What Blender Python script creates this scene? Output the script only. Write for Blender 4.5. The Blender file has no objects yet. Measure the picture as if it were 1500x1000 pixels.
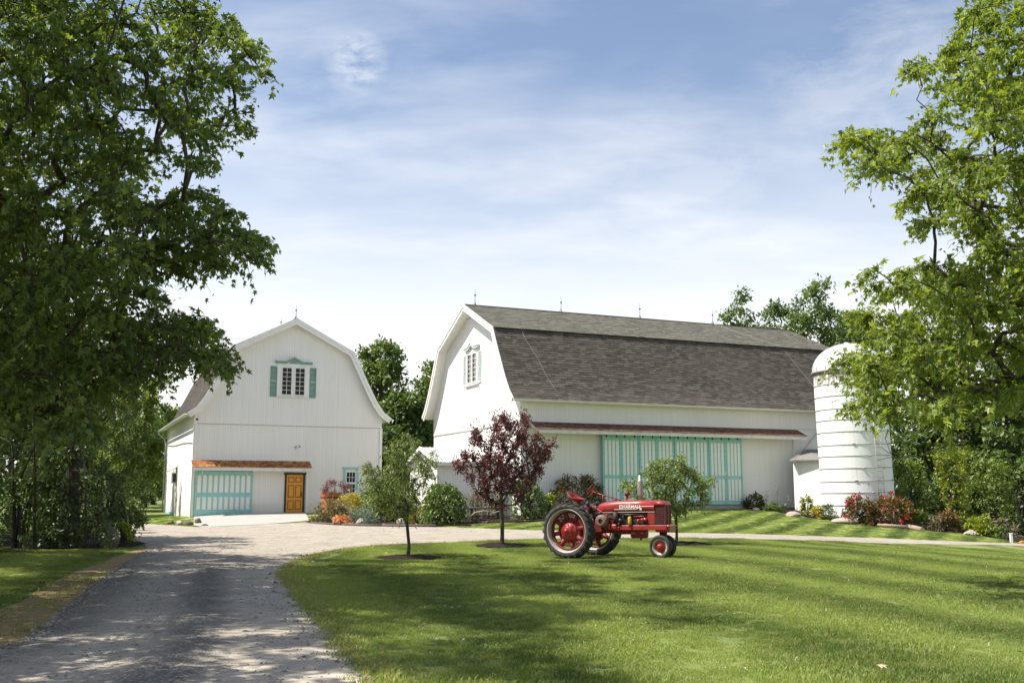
import bpy, math, random
import numpy as np
from mathutils import Vector, Matrix
from mathutils.geometry import delaunay_2d_cdt

# ------------------------------------------------------------------ camera, sky, sun, exposure
SC = bpy.context.scene
COL = SC.collection
EYE = 1.65
cam_d = bpy.data.cameras.new('camera'); cam = bpy.data.objects.new('camera', cam_d); COL.objects.link(cam)
cam_d.sensor_width = 36.0; cam_d.lens = 35.0; cam_d.clip_end = 3000; cam_d.clip_start = 0.1
cam.location = (0, 0, EYE); cam.rotation_euler = (math.radians(90) + 0.1507, 0, 0)
SC.camera = cam

SUN_EL = math.radians(57)
SUN_DIR = Vector((-0.989 * math.cos(SUN_EL), -0.147 * math.cos(SUN_EL), math.sin(SUN_EL)))   # towards the sun
SUN_AZ = math.atan2(SUN_DIR.x, SUN_DIR.y)
world = bpy.data.worlds.new('World'); SC.world = world; world.use_nodes = True
wn = world.node_tree; wn.nodes.clear(); wl = wn.links
def WN(t, **k):
    n = wn.nodes.new(t)
    for a, b in k.items(): setattr(n, a, b)
    return n
w_out = WN('ShaderNodeOutputWorld'); w_bg = WN('ShaderNodeBackground')
w_bg.inputs['Strength'].default_value = 0.15
w_sky = WN('ShaderNodeTexSky', sky_type='NISHITA', sun_disc=False)
w_sky.sun_elevation = SUN_EL; w_sky.sun_rotation = SUN_AZ; w_sky.air_density = 1.0; w_sky.dust_density = 0.8; w_sky.ozone_density = 1.4
w_tc = WN('ShaderNodeTexCoord'); w_sep = WN('ShaderNodeSeparateXYZ'); wl.new(w_tc.outputs['Generated'], w_sep.inputs[0])
# cloud layer: project the view direction on a flat sheet high above, so streaks foreshorten towards the horizon
def WM(op, a, b=None, clamp=False):
    n = WN('ShaderNodeMath', operation=op, use_clamp=clamp)
    for i, v in enumerate((a, b)):
        if v is None: continue
        if isinstance(v, (int, float)): n.inputs[i].default_value = v
        else: wl.new(v, n.inputs[i])
    return n.outputs[0]
zc = WM('MAXIMUM', w_sep.outputs['Z'], 0.02)
zz = WM('ADD', zc, 0.12)
cx = WM('DIVIDE', w_sep.outputs['X'], zz); cy = WM('DIVIDE', w_sep.outputs['Y'], zz)
w_cmb = WN('ShaderNodeCombineXYZ'); wl.new(cx, w_cmb.inputs[0]); wl.new(cy, w_cmb.inputs[1])
w_map = WN('ShaderNodeMapping'); wl.new(w_cmb.outputs[0], w_map.inputs[0])
w_map.inputs['Rotation'].default_value = (0, 0, 0.35); w_map.inputs['Scale'].default_value = (1.0, 1.7, 1); w_map.inputs['Location'].default_value = (3.3, 1.2, 0)
w_n1 = WN('ShaderNodeTexNoise'); wl.new(w_map.outputs[0], w_n1.inputs['Vector'])
w_n1.inputs['Scale'].default_value = 1.7; w_n1.inputs['Detail'].default_value = 9; w_n1.inputs['Roughness'].default_value = 0.56; w_n1.inputs['Distortion'].default_value = 0.15
w_n2 = WN('ShaderNodeTexNoise'); wl.new(w_map.outputs[0], w_n2.inputs['Vector'])
w_n2.inputs['Scale'].default_value = 0.8; w_n2.inputs['Detail'].default_value = 3
c1 = WM('MULTIPLY', WM('SUBTRACT', w_n1.outputs[0], 0.40), 3.6, True)
c2 = WM('ADD', WM('MULTIPLY', WM('SUBTRACT', w_n2.outputs[0], 0.42), 4.5, True), 0.20, True)
cl = WM('MULTIPLY', c1, c2, True)
# the veil thickens towards the horizon (long path through the thin high cloud)
veil = WM('POWER', WM('MULTIPLY', WM('SUBTRACT', 0.405, zc), 3.2, True), 1.35)
# two small denser cirrus tufts
def tuft_cloud(d, r, amt, sc):
    dp = WN('ShaderNodeVectorMath', operation='DISTANCE'); wl.new(w_tc.outputs['Generated'], dp.inputs[0]); dp.inputs[1].default_value = d
    mp = WN('ShaderNodeMapping'); wl.new(w_tc.outputs['Generated'], mp.inputs[0]); mp.inputs['Scale'].default_value = (1, 1, 2.6)
    nz = WN('ShaderNodeTexNoise'); wl.new(mp.outputs[0], nz.inputs['Vector']); nz.inputs['Scale'].default_value = sc; nz.inputs['Detail'].default_value = 8; nz.inputs['Roughness'].default_value = .6; nz.inputs['Distortion'].default_value = .25
    m_ = WM('MULTIPLY', WM('SUBTRACT', r, dp.outputs['Value']), 1.6/r, True)
    return WM('MULTIPLY', WM('MULTIPLY', m_, WM('MULTIPLY', WM('SUBTRACT', nz.outputs[0], .40), 5.0, True)), amt)
def pix_dir(px, py):
    u_ = (px-750)/1458.6; v_ = (500-py)/1458.6; c_, s_ = math.cos(.1507), math.sin(.1507); return tuple(Vector((u_, c_-v_*s_, s_+v_*c_)).normalized())
extra = WM('ADD', tuft_cloud(pix_dir(522, 92), .034, .7, 34), WM('ADD', tuft_cloud(pix_dir(1285, 105), .13, .5, 9), tuft_cloud(pix_dir(1010, 285), .16, .4, 7)), True)
cl = WM('ADD', WM('MULTIPLY', cl, 0.9), extra, True)
inv = WM('MULTIPLY', WM('SUBTRACT', 1.0, WM('ADD', WM('MULTIPLY', cl, 0.44), 0.02)), WM('SUBTRACT', 1.0, veil))
fac = WM('SUBTRACT', 1.0, inv, True)
w_tint = WN('ShaderNodeMix', data_type='RGBA', blend_type='MULTIPLY'); w_tint.inputs['Factor'].default_value = 1.0
wl.new(w_sky.outputs[0], w_tint.inputs['A']); w_tint.inputs['B'].default_value = (0.66, 0.62, 0.60, 1)
w_mix = WN('ShaderNodeMix', data_type='RGBA'); wl.new(fac, w_mix.inputs['Factor'])
wl.new(w_tint.outputs['Result'], w_mix.inputs['A']); w_mix.inputs['B'].default_value = (4.3, 4.25, 4.2, 1)
wl.new(w_mix.outputs['Result'], w_bg.inputs['Color']); wl.new(w_bg.outputs[0], w_out.inputs[0])

sun_d = bpy.data.lights.new('sun', 'SUN'); sun_d.energy = 4.3; sun_d.angle = math.radians(0.53); sun_d.color = (1.0, 0.95, 0.86)
sun = bpy.data.objects.new('sun', sun_d); COL.objects.link(sun)
sun.rotation_euler = SUN_DIR.to_track_quat('Z', 'Y').to_euler(); sun.location = (-60, -10, 90)

SC.view_settings.view_transform = 'Standard'; SC.view_settings.look = 'None'
SC.view_settings.gamma = 1.0; SC.view_settings.use_curve_mapping = False
SC.view_settings.exposure = 0.93
SC.render.engine = 'CYCLES'
SC.cycles.max_bounces = 8; SC.cycles.diffuse_bounces = 4; SC.cycles.transparent_max_bounces = 6
try: SC.cycles.use_denoising = True
except Exception: pass

RND = random.Random(7); NR = np.random.default_rng(7)

# ------------------------------------------------------------------ camera geometry (to find where things stand on the ground)
FPX, TH = 1458.6, 0.1507
def ray(px, py):
    u = (px - 750) / FPX; v = (500 - py) / FPX; c, s = math.cos(TH), math.sin(TH)
    return np.array([u, c - v * s, s + v * c])
def at(px, py, d):
    """point seen at photo position (px, py), d metres away along Y"""
    r = ray(px, py); return np.array([0, 0, EYE]) + r * (d / r[1])

# ------------------------------------------------------------------ terrain
CTRL = np.array([(0,0,0),(-6,6,0),(6,6,0),(-6,14,0),(6,14,0),(0,20,-.02),(-13,29,0),(-20,29,0.05),(1.9,27.1,-.05),(3.86,25.9,.0),(9,20,-.08),(15,20,-.25),(13,30,-.15),
 (20,30,-.5),(28,40,-.95),(-8,35,.02),(-3,35,.05),(-14,42,.08),(-18.3,55.6,.16),(-22,62,.15),(-17.8,56.4,.34),(-12.3,58.5,.5),(-10,53,.28),(-7,50,.2),(-4.5,49.5,.22),(-7.9,60.4,.5),
 (-2.5,49.5,.36),(-1.5,43,.18),(.8,48.6,.5),(4.7,50.9,.74),(12.5,54.3,.78),(16.2,54.8,.62),(17.9,52.1,.42),(15.4,50,.33),(17.4,49,.1),(21.8,49,-.28),(23.5,47,-.6),
 (7.5,45,.28),(6.6,39,-.01),(11,41,-.16),(14.8,43,-.36),(23.9,46.4,-.78),(40,50,-1.6),(32,62,-1.1),(25,62,-.4),(-30,40,.1),(-30,20,0),(-40,70,.3),(0,90,.9),(0,140,1.2),(45,100,-.6),(-60,120,.6),
 (0,-20,0),(30,0,-.5),(-30,0,0),(26,16,-.5),(40,25,-1.2),(60,60,-2),(-70,40,.2),(-60,0,0),(60,0,-1.2),(3,70,.9)], float)
def _U(r2): return np.where(r2 < 1e-9, 0, r2 * np.log(np.maximum(r2, 1e-9)))
def _tps():
    P = CTRL[:, :2]; n = len(P)
    K = _U(((P[:, None] - P[None]) ** 2).sum(-1)) + np.eye(n) * 1.0
    Q = np.hstack([np.ones((n, 1)), P]); A = np.zeros((n + 3, n + 3))
    A[:n, :n] = K; A[:n, n:] = Q; A[n:, :n] = Q.T
    return np.linalg.solve(A, np.concatenate([CTRL[:, 2], np.zeros(3)]))
TPS = _tps()
def zt(x, y):
    x = np.atleast_1d(np.asarray(x, float)); y = np.atleast_1d(np.asarray(y, float))
    xc = np.clip(x, -75, 70); yc = np.clip(y, -22, 142)
    out = np.empty(x.shape)
    for i in range(0, len(x), 20000):
        a, b = xc[i:i+20000], yc[i:i+20000]
        r2 = (a[:, None] - CTRL[None, :, 0]) ** 2 + (b[:, None] - CTRL[None, :, 1]) ** 2
        out[i:i+20000] = _U(r2) @ TPS[:-3] + TPS[-3] + TPS[-2] * a + TPS[-1] * b
    return np.clip(out, -2.5, 2.0)
def z1(x, y): return float(zt([x], [y])[0])
def gnd(px, py):
    """ground point seen at photo position (px, py)"""
    r = ray(px, py); ts = np.linspace(4, 130, 1500) / r[1]
    P = np.array([0, 0, EYE]) + ts[:, None] * r
    below = np.nonzero(P[:, 2] < zt(P[:, 0], P[:, 1]))[0]
    i = below[0] if len(below) else len(ts) - 1
    return P[i]
def gxy(pts): return [tuple(gnd(*p)[:2]) for p in pts]

# ------------------------------------------------------------------ materials
def srgb(r, g, b): return tuple(((c / 255) / 12.92 if c / 255 <= .04045 else ((c / 255 + .055) / 1.055) ** 2.4) for c in (r, g, b))
class NT:
    def __init__(s, name):
        s.m = bpy.data.materials.new(name); s.m.use_nodes = True; s.t = s.m.node_tree; s.t.nodes.clear()
        s.out = s.n('ShaderNodeOutputMaterial')
    def n(s, t, **k):
        x = s.t.nodes.new(t)
        for a, b in k.items(): setattr(x, a, b)
        return x
    def l(s, a, b): s.t.links.new(a, b)
    def set(s, sock, v):
        if hasattr(v, 'is_linked') or isinstance(v, bpy.types.NodeSocket): s.l(v, sock)
        elif isinstance(v, tuple) and len(v) == 3 and sock.type == 'RGBA': sock.default_value = (*v, 1)
        else: sock.default_value = v
    def math(s, op, a, b=None, clamp=False):
        x = s.n('ShaderNodeMath', operation=op, use_clamp=clamp); s.set(x.inputs[0], a)
        if b is not None: s.set(x.inputs[1], b)
        return x.outputs[0]
    def mix(s, f, a, b, blend='MIX'):
        x = s.n('ShaderNodeMix', data_type='RGBA', blend_type=blend); s.set(x.inputs['Factor'], f); s.set(x.inputs['A'], a); s.set(x.inputs['B'], b)
        return x.outputs['Result']
    def noise(s, vec, scale, detail=4, rough=.55, dist=0):
        x = s.n('ShaderNodeTexNoise'); s.l(vec, x.inputs['Vector']); x.inputs['Scale'].default_value = scale
        x.inputs['Detail'].default_value = detail; x.inputs['Roughness'].default_value = rough; x.inputs['Distortion'].default_value = dist
        return x.outputs[0]
    def ramp(s, f, *stops):
        x = s.n('ShaderNodeValToRGB'); s.l(f, x.inputs[0]); e = x.color_ramp.elements
        while len(e) < len(stops): e.new(.5)
        for i, (p, c) in enumerate(stops): e[i].position = p; e[i].color = (*c, 1) if len(c) == 3 else c
        return x.outputs[0]
    def step(s, f, lo, hi):
        x = s.n('ShaderNodeMapRange'); s.l(f, x.inputs[0]); x.inputs[1].default_value = lo; x.inputs[2].default_value = hi
        return x.outputs[0]
    def objco(s, sc=(1, 1, 1)):
        tc = s.n('ShaderNodeTexCoord'); mp = s.n('ShaderNodeMapping'); s.l(tc.outputs['Object'], mp.inputs[0]); mp.inputs['Scale'].default_value = sc
        return mp.outputs[0]
    def world(s, sc=(1, 1, 1)):
        g = s.n('ShaderNodeNewGeometry'); mp = s.n('ShaderNodeMapping'); s.l(g.outputs['Position'], mp.inputs[0]); mp.inputs['Scale'].default_value = sc
        return mp.outputs[0]
    def bump(s, h, strength=.3, dist=.02, prev=None):
        x = s.n('ShaderNodeBump'); s.l(h, x.inputs['Height']); x.inputs['Strength'].default_value = strength; x.inputs['Distance'].default_value = dist
        if prev is not None: s.l(prev, x.inputs['Normal'])
        return x.outputs[0]
    def bsdf(s, col, rough=.6, metal=0, normal=None, spec=.4, link=True, coat=0):
        p = s.n('ShaderNodeBsdfPrincipled'); s.set(p.inputs['Base Color'], col); s.set(p.inputs['Roughness'], rough)
        p.inputs['Metallic'].default_value = metal; p.inputs['Specular IOR Level'].default_value = spec; p.inputs['Coat Weight'].default_value = coat
        if normal is not None: s.l(normal, p.inputs['Normal'])
        if link: s.l(p.outputs[0], s.out.inputs[0])
        return p.outputs[0]
    def island(s):
        g = s.n('ShaderNodeNewGeometry'); return g.outputs['Random Per Island']

def paint(name, col, rough=.5, wear=.12, metal=0, scale=6, spec=.4, coat=0, bumpy=.15):
    t = NT(name); c = t.objco()
    n = t.noise(c, scale, 6, .65); n2 = t.noise(c, scale * 9, 3)
    dark = tuple(x * (1 - wear * 2.2) for x in col); lite = tuple(min(1, x * (1 + wear)) for x in col)
    cc = t.ramp(n, (.25, dark), (.5, col), (.8, lite))
    rr = t.math('ADD', t.math('MULTIPLY', n2, .25), rough - .12)
    t.bsdf(cc, rr, metal, t.bump(n2, bumpy, .004), spec, coat=coat)
    return t.m

def siding(name, axis, col=(.825, .81, .775), pitch=.14):
    """vertical boards: joints, slightly uneven boards, faint weathering; axis = local axis across the boards"""
    t = NT(name); tc = t.n('ShaderNodeTexCoord'); sp = t.n('ShaderNodeSeparateXYZ'); t.l(tc.outputs['Object'], sp.inputs[0])
    u = t.math('DIVIDE', sp.outputs[axis], pitch)
    fr = t.math('FRACT', u); fl = t.math('FLOOR', u)
    edge = t.math('ABSOLUTE', t.math('SUBTRACT', fr, .5))
    groove = t.step(edge, .44, .5)
    wn_ = t.n('ShaderNodeTexWhiteNoise', noise_dimensions='1D'); t.l(fl, wn_.inputs['W'])
    mp = t.n('ShaderNodeMapping'); t.l(tc.outputs['Object'], mp.inputs[0]); mp.inputs['Scale'].default_value = (6, 6, .7)
    st = t.noise(mp.outputs[0], 1.6, 7, .65)
    big = t.noise(tc.outputs['Object'], .5, 4)
    c0 = t.mix(t.math('MULTIPLY', wn_.outputs['Value'], .5), col, tuple(x * .93 for x in col))
    c0 = t.mix(t.math('MULTIPLY', t.step(st, .58, .82), .5), c0, (.60, .58, .53))
    c0 = t.mix(t.math('MULTIPLY', t.step(big, .5, .8), .25), c0, (.69, .68, .65))
    # bare streaks low down and random peeled spots
    peel = t.noise(mp.outputs[0], 4.5, 5, .7)
    c0 = t.mix(t.step(peel, .735, .76), c0, (.36, .33, .29))
    zsp = t.math('SUBTRACT', 1.35, sp.outputs[2]); c0 = t.mix(t.math('MULTIPLY', t.step(t.math('ADD', t.math('MULTIPLY', zsp, .5), t.math('MULTIPLY', t.noise(tc.outputs['Object'], 2.5, 6, .7), .9)), .55, 1.05), .38), c0, (.50, .46, .39))
    c0 = t.mix(t.math('MULTIPLY', groove, .42), c0, (.34, .33, .31))
    h = t.math('ADD', t.math('MULTIPLY', groove, -1.0), t.math('MULTIPLY', wn_.outputs['Value'], .35))
    t.bsdf(c0, .62, 0, t.bump(h, .6, .012, t.bump(st, .12, .004)), .25)
    return t.m

def shingle_mat(name, c1, c2, c3, rough=.85):
    t = NT(name); r = t.island(); w = t.world()
    cc = t.ramp(r, (.0, c1), (.45, c2), (1.0, c3))
    n = t.noise(w, .35, 4); cc = t.mix(t.step(n, .45, .75), cc, t.mix(.5, cc, c3))
    g = t.noise(w, 60, 3); cc = t.mix(t.math('MULTIPLY', g, .35), cc, c1)
    t.bsdf(cc, rough, 0, t.bump(g, .3, .006), .2); return t.m

def leaf_mat(name, c1, c2, c3, trans=.38, gloss=.5, obj_rand=False, rough=.45):
    t = NT(name); r = t.island()
    if obj_rand:
        oi = t.n('ShaderNodeObjectInfo'); r = t.math('FRACT', t.math('ADD', r, oi.outputs['Random']))
    cc = t.ramp(r, (0., c1), (.5, c2), (1., c3))
    p = t.bsdf(cc, rough, 0, None, gloss, link=False)
    tr = t.n('ShaderNodeBsdfTranslucent'); t.l(t.mix(1.0, cc, (1.5, 1.45, .55), 'MULTIPLY'), tr.inputs['Color'])
    mx = t.n('ShaderNodeMixShader'); mx.inputs[0].default_value = trans; t.l(p, mx.inputs[1]); t.l(tr.outputs[0], mx.inputs[2])
    t.l(mx.outputs[0], t.out.inputs[0]); return t.m

def bark_mat(name, c1, c2):
    t = NT(name); w = t.world((9, 9, 1.6)); n = t.noise(w, 2.2, 6, .7)
    t.bsdf(t.ramp(n, (.3, c1), (.7, c2)), .9, 0, t.bump(n, .8, .03), .15); return t.m

def stone_mat(name, c1, c2, c3):
    t = NT(name); w = t.world(); n = t.noise(w, 5, 7, .65); i = t.island()
    cc = t.mix(i, t.ramp(n, (.3, c1), (.7, c2)), c3)
    t.bsdf(cc, .9, 0, t.bump(n, .6, .03), .2); return t.m

def stripes(t):
    """mowing direction: bands about a mower deck wide, the lawn on the bank mown another way"""
    g = t.n('ShaderNodeNewGeometry'); sp = t.n('ShaderNodeSeparateXYZ'); t.l(g.outputs['Position'], sp.inputs[0])
    x, y = sp.outputs[0], sp.outputs[1]
    wob = t.math('MULTIPLY', t.noise(g.outputs['Position'], .16, 4), 3.4)
    a = t.math('ADD', t.math('ADD', t.math('MULTIPLY', x, .955), t.math('MULTIPLY', y, .295)), wob)
    sa = t.math('SINE', t.math('MULTIPLY', a, 2.15))
    b = t.math('SUBTRACT', t.math('MULTIPLY', x, .88), t.math('MULTIPLY', y, .47))
    sb = t.math('SINE', t.math('MULTIPLY', b, 4.3))
    m = t.step(t.math('SUBTRACT', y, t.math('MULTIPLY', x, .43)), 36.5, 37.0)
    s_ = t.math('ADD', t.math('MULTIPLY', sa, t.math('SUBTRACT', 1.0, m)), t.math('MULTIPLY', t.math('MULTIPLY', sb, 1.7), m))
    return t.math('ADD', t.math('MULTIPLY', s_, .42), .5, True), g.outputs['Position']

def grass_mat(name, blade, dry=0.0):
    t = NT(name); s_, pos = stripes(t)
    n = t.noise(pos, .55, 5, .6); n2 = t.noise(pos, 3.2, 4, .6)
    k = 1.12 if blade else .82
    A = tuple(c * k for c in (.074, .124, .022)); B = tuple(c * k for c in (.345, .42, .118)); Y = tuple(c * k for c in (.40, .41, .18))
    cc = t.mix(t.math('ADD', t.math('MULTIPLY', s_, .82), t.math('MULTIPLY', t.step(n, .33, .68), .18)), A, B)
    cc = t.mix(t.math('MULTIPLY', t.step(n2, .48, .72), .65), cc, Y)
    n3 = t.noise(pos, 1.35, 5, .65); cc = t.mix(t.math('MULTIPLY', t.step(n3, .60, .74), .6), cc, (.075, .125, .022))
    n4 = t.noise(pos, .9, 6, .7, .6); cc = t.mix(t.math('MULTIPLY', t.step(n4, .62, .74), .35), cc, (.36, .36, .19))
    if blade:
        r = t.island(); oi = t.n('ShaderNodeObjectInfo')
        cc = t.mix(t.math('MULTIPLY', r, .55), cc, (.085, .150, .028)); cc = t.mix(t.math('MULTIPLY', t.step(r, .86, .9), .6), cc, (.42, .40, .18))
        if dry: cc = t.mix(t.step(r, .98-dry, 1.0-dry), cc, (.46, .38, .21))
        p = t.bsdf(cc, .5, 0, None, .3, link=False)
        tr = t.n('ShaderNodeBsdfTranslucent'); t.l(t.mix(1.0, cc, (1.4, 1.3, .6), 'MULTIPLY'), tr.inputs['Color'])
        mx = t.n('ShaderNodeMixShader'); mx.inputs[0].default_value = .4; t.l(p, mx.inputs[1]); t.l(tr.outputs[0], mx.inputs[2]); t.l(mx.outputs[0], t.out.inputs[0])
    else:
        f = t.noise(pos, 28, 5, .7); f2 = t.noise(pos, 90, 3, .7)
        cc = t.mix(t.math('MULTIPLY', t.step(f, .42, .72), .55), cc, (.035, .062, .012))
        cc = t.mix(t.math('MULTIPLY', t.step(f2, .55, .8), .3), cc, (.25, .27, .10))
        t.bsdf(cc, .8, 0, t.bump(f, .8, .05, t.bump(f2, .5, .02)), .12)
    return t.m

def gravel_mat():
    t = NT('gravel'); w = t.world(); at_ = t.n('ShaderNodeAttribute', attribute_name='worn')
    worn = at_.outputs['Fac']
    v = t.n('ShaderNodeTexVoronoi'); t.l(w, v.inputs['Vector']); v.inputs['Scale'].default_value = 34
    v2 = t.n('ShaderNodeTexVoronoi'); t.l(w, v2.inputs['Vector']); v2.inputs['Scale'].default_value = 85
    n = t.noise(w, 1.1, 6, .65); n2 = t.noise(w, .25, 3); fine = t.noise(w, 140, 3)
    sepc = t.n('ShaderNodeSeparateColor'); t.l(v.outputs['Color'], sepc.inputs[0]); sep2 = t.n('ShaderNodeSeparateColor'); t.l(v2.outputs['Color'], sep2.inputs[0])
    stone = t.ramp(sepc.outputs[0], (0, (.075, .068, .060)), (.5, (.150, .137, .120)), (.87, (.30, .275, .24)), (1, (.60, .56, .50)))
    stone2 = t.ramp(sep2.outputs[1], (0, (.08, .073, .064)), (.65, (.19, .174, .150)), (1, (.48, .445, .39)))
    st = t.mix(.5, stone, stone2)
    dirt = t.ramp(t.noise(w, 4, 7, .7), (.3, (.33, .285, .225)), (.55, (.45, .395, .32)), (.8, (.54, .485, .40)))
    m = t.math('ADD', worn, t.math('MULTIPLY', t.math('SUBTRACT', n, .5), 1.2), True)
    m = t.math('MULTIPLY', m, t.step(t.math('ADD', v2.outputs['Distance'], t.math('MULTIPLY', fine, .3)), .05, .38))
    cc = t.mix(m, st, dirt)
    cc = t.mix(t.math('MULTIPLY', t.step(n2, .5, .75), .25), cc, (.30, .265, .22))
    hh = t.math('ADD', t.math('MULTIPLY', v.outputs['Distance'], -1.0), t.math('MULTIPLY', v2.outputs['Distance'], -.5))
    hh = t.math('MULTIPLY', hh, t.math('SUBTRACT', 1.15, m))
    t.bsdf(cc, .92, 0, t.bump(hh, .7, .03, t.bump(fine, .25, .006)), .15); return t.m

def ground_simple(name, stops, scale, bs=.6, bd=.03):
    t = NT(name); w = t.world(); n = t.noise(w, scale, 7, .68); n2 = t.noise(w, scale * 7, 4, .7)
    cc = t.ramp(t.math('ADD', t.math('MULTIPLY', n, .6), t.math('MULTIPLY', n2, .4)), *stops)
    t.bsdf(cc, .92, 0, t.bump(n2, bs, bd), .15); return t.m

def wood_mat(name, c1, c2, sc=(14, 14, 1.5), rough=.45):
    t = NT(name); c = t.objco(sc); n = t.noise(c, 2.0, 7, .62, .6)
    t.bsdf(t.ramp(n, (.3, c1), (.72, c2)), rough, 0, t.bump(n, .25, .006), .4); return t.m

def glass_mat():
    t = NT('window_glass'); c = t.objco(); n = t.noise(c, 2.2, 3)
    t.bsdf(t.ramp(n, (.3, (.016, .017, .019)), (.7, (.040, .043, .047))), .22, 0, t.bump(n, .15, .02), .22); return t.m

def silo_mat():
    t = NT('silo_paint'); tc = t.n('ShaderNodeTexCoord'); sp = t.n('ShaderNodeSeparateXYZ'); t.l(tc.outputs['Object'], sp.inputs[0])
    ang = t.math('ARCTAN2', sp.outputs[1], sp.outputs[0]); u = t.math('MULTIPLY', ang, 44 / 6.28318)
    fr = t.math('FRACT', u); fl = t.math('FLOOR', u)
    g = t.step(t.math('ABSOLUTE', t.math('SUBTRACT', fr, .5)), .46, .5)
    cb = t.n('ShaderNodeCombineXYZ'); t.l(t.math('MULTIPLY', ang, 9.0), cb.inputs[0]); t.l(t.math('MULTIPLY', sp.outputs[2], .55), cb.inputs[1])
    drip = t.noise(cb.outputs[0], 1.5, 6, .65)
    top = t.step(sp.outputs[2], 6.3, 7.8)
    n = t.noise(tc.outputs['Object'], 1.6, 6, .6)
    c0 = t.mix(t.math('MULTIPLY', t.step(n, .5, .8), .45), (.80, .80, .79), (.66, .65, .62))
    dm = t.step(t.math('ADD', drip, t.math('MULTIPLY', top, .26)), .62, .74)
    c0 = t.mix(t.math('MULTIPLY', dm, .85), c0, (.20, .15, .125))
    c0 = t.mix(t.math('MULTIPLY', g, .22), c0, (.45, .44, .42))
    t.bsdf(c0, .6, 0, t.bump(t.math('MULTIPLY', g, -1.0), .4, .012, t.bump(n, .15, .02)), .3); return t.m

M = {}
M['siding_x'] = siding('white_siding', 0); M['siding_y'] = siding('white_siding_side', 1)
M['white'] = paint('white_trim', (.815, .80, .77), .5, .05, scale=3)
M['white_old'] = paint('weathered_white', (.72, .71, .67), .65, .12, scale=4)
M['seam'] = paint('seam_shade', (.40, .37, .33), .8, .15)  # dark tone stands in for the shadow line under the upper boards
M['teal'] = paint('teal_paint', (.30, .585, .55), .55, .11, scale=5)
M['teal_dark'] = paint('shutter_green', (.17, .33, .29), .55, .10, scale=5)
M['teal_sunlit'] = paint('sunlit_shutter_green', (.46, .55, .52), .6, .12, scale=5)  # paler copy for the sunny gable, its light mixed into the shutter green
M['glass'] = glass_mat()
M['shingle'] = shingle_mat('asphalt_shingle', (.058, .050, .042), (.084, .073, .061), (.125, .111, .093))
M['shingle_sunlit'] = shingle_mat('sunlit_asphalt_shingle', (.115, .108, .088), (.150, .142, .116), (.20, .19, .155))  # lighter copy for the upper slopes, where sunlight is put into the colour
M['cedar'] = shingle_mat('cedar_shingle', (.17, .062, .025), (.36, .150, .058), (.56, .29, .11))
M['cedar_dark'] = shingle_mat('weathered_cedar_shingle', (.095, .050, .038), (.18, .095, .072), (.27, .155, .12))
M['door'] = wood_mat('varnished_door', (.60, .27, .03), (.76, .37, .06), rough=.35)
M['door_dark'] = wood_mat('door_groove_shade', (.25, .09, .012), (.38, .15, .02), rough=.4)  # darker wood colour painted in for shade in the door's panel grooves
M['black'] = paint('dark_trim', (.028, .024, .022), .5, .1)
M['metal_roof'] = paint('pale_metal_roof', (.55, .54, .53), .45, .06, metal=.0, scale=2)
M['grey_roof'] = paint('grey_roof', (.20, .19, .18), .7, .15)
M['dome'] = paint('dome_metal', (.50, .51, .52), .5, .10, metal=.15, scale=2)
M['hoop'] = paint('rusty_hoop', (.37, .335, .31), .7, .2, metal=.3)
M['silo'] = silo_mat()
M['dark_metal'] = paint('dark_metal', (.06, .06, .065), .5, .15, metal=.6)
M['cable'] = paint('grey_cable', (.22, .21, .20), .6, .1)
M['concrete'] = ground_simple('concrete', ((.3, (.31, .295, .27)), (.6, (.40, .38, .35)), (.85, (.46, .44, .41))), 1.2, .2, .01)
M['foundation'] = ground_simple('foundation', ((.3, (.24, .23, .21)), (.7, (.40, .38, .35))), 3, .5, .02)
M['grass'] = grass_mat('lawn', False); M['blade'] = grass_mat('grass_blade', True); M['blade_dry'] = grass_mat('dry_edge_blade', True, .20)
M['gravel'] = gravel_mat()
M['mulch'] = ground_simple('mulch', ((.3, (.020, .014, .011)), (.55, (.052, .036, .028)), (.8, (.11, .078, .060))), 9, 1.0, .08)
M['straw'] = ground_simple('dry_grass', ((.3, (.17, .13, .07)), (.55, (.36, .26, .13)), (.8, (.50, .38, .21))), 5, .9, .05)
M['stone'] = stone_mat('pebble', (.07, .064, .056), (.24, .22, .19), (.30, .275, .24))
M['rock'] = stone_mat('field_stone', (.24, .21, .18), (.46, .41, .36), (.40, .33, .27))
M['rock_dark'] = stone_mat('dark_rock', (.09, .075, .062), (.22, .19, .165), (.16, .12, .10))
M['bark'] = bark_mat('bark', (.040, .034, .028), (.115, .10, .085)); M['bark_lite'] = bark_mat('pale_bark', (.13, .115, .10), (.26, .23, .20))
M['log'] = wood_mat('old_log', (.22, .16, .11), (.42, .33, .25), rough=.85)
M['old_wood'] = wood_mat('weathered_wood', (.05, .038, .032), (.13, .10, .085), rough=.85)
M['pale_wood'] = wood_mat('bleached_wood', (.34, .30, .22), (.55, .50, .40), rough=.8)
M['tub'] = wood_mat('orange_tub_wood', (.38, .13, .03), (.60, .26, .07), rough=.6)
M['red'] = paint('tractor_red', (.285, .020, .018), .40, .20, scale=5, coat=.25, spec=.5)
M['red_old'] = paint('tractor_cast_red', (.17, .018, .015), .55, .28, scale=9)
M['engine'] = paint('engine_iron', (.040, .024, .021), .6, .3, scale=9)
M['rubber'] = paint('tyre_rubber', (.045, .042, .038), .82, .32, scale=9)
M['rim'] = paint('silver_rim', (.38, .36, .31), .5, .12, metal=.25, scale=6)
M['chrome'] = paint('grey_muffler', (.32, .30, .27), .5, .2, metal=.5, scale=8)
M['yellow'] = paint('yellow_filter', (.42, .29, .04), .5, .2)
M['letter'] = paint('white_lettering', (.80, .79, .75), .5, .03)
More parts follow.
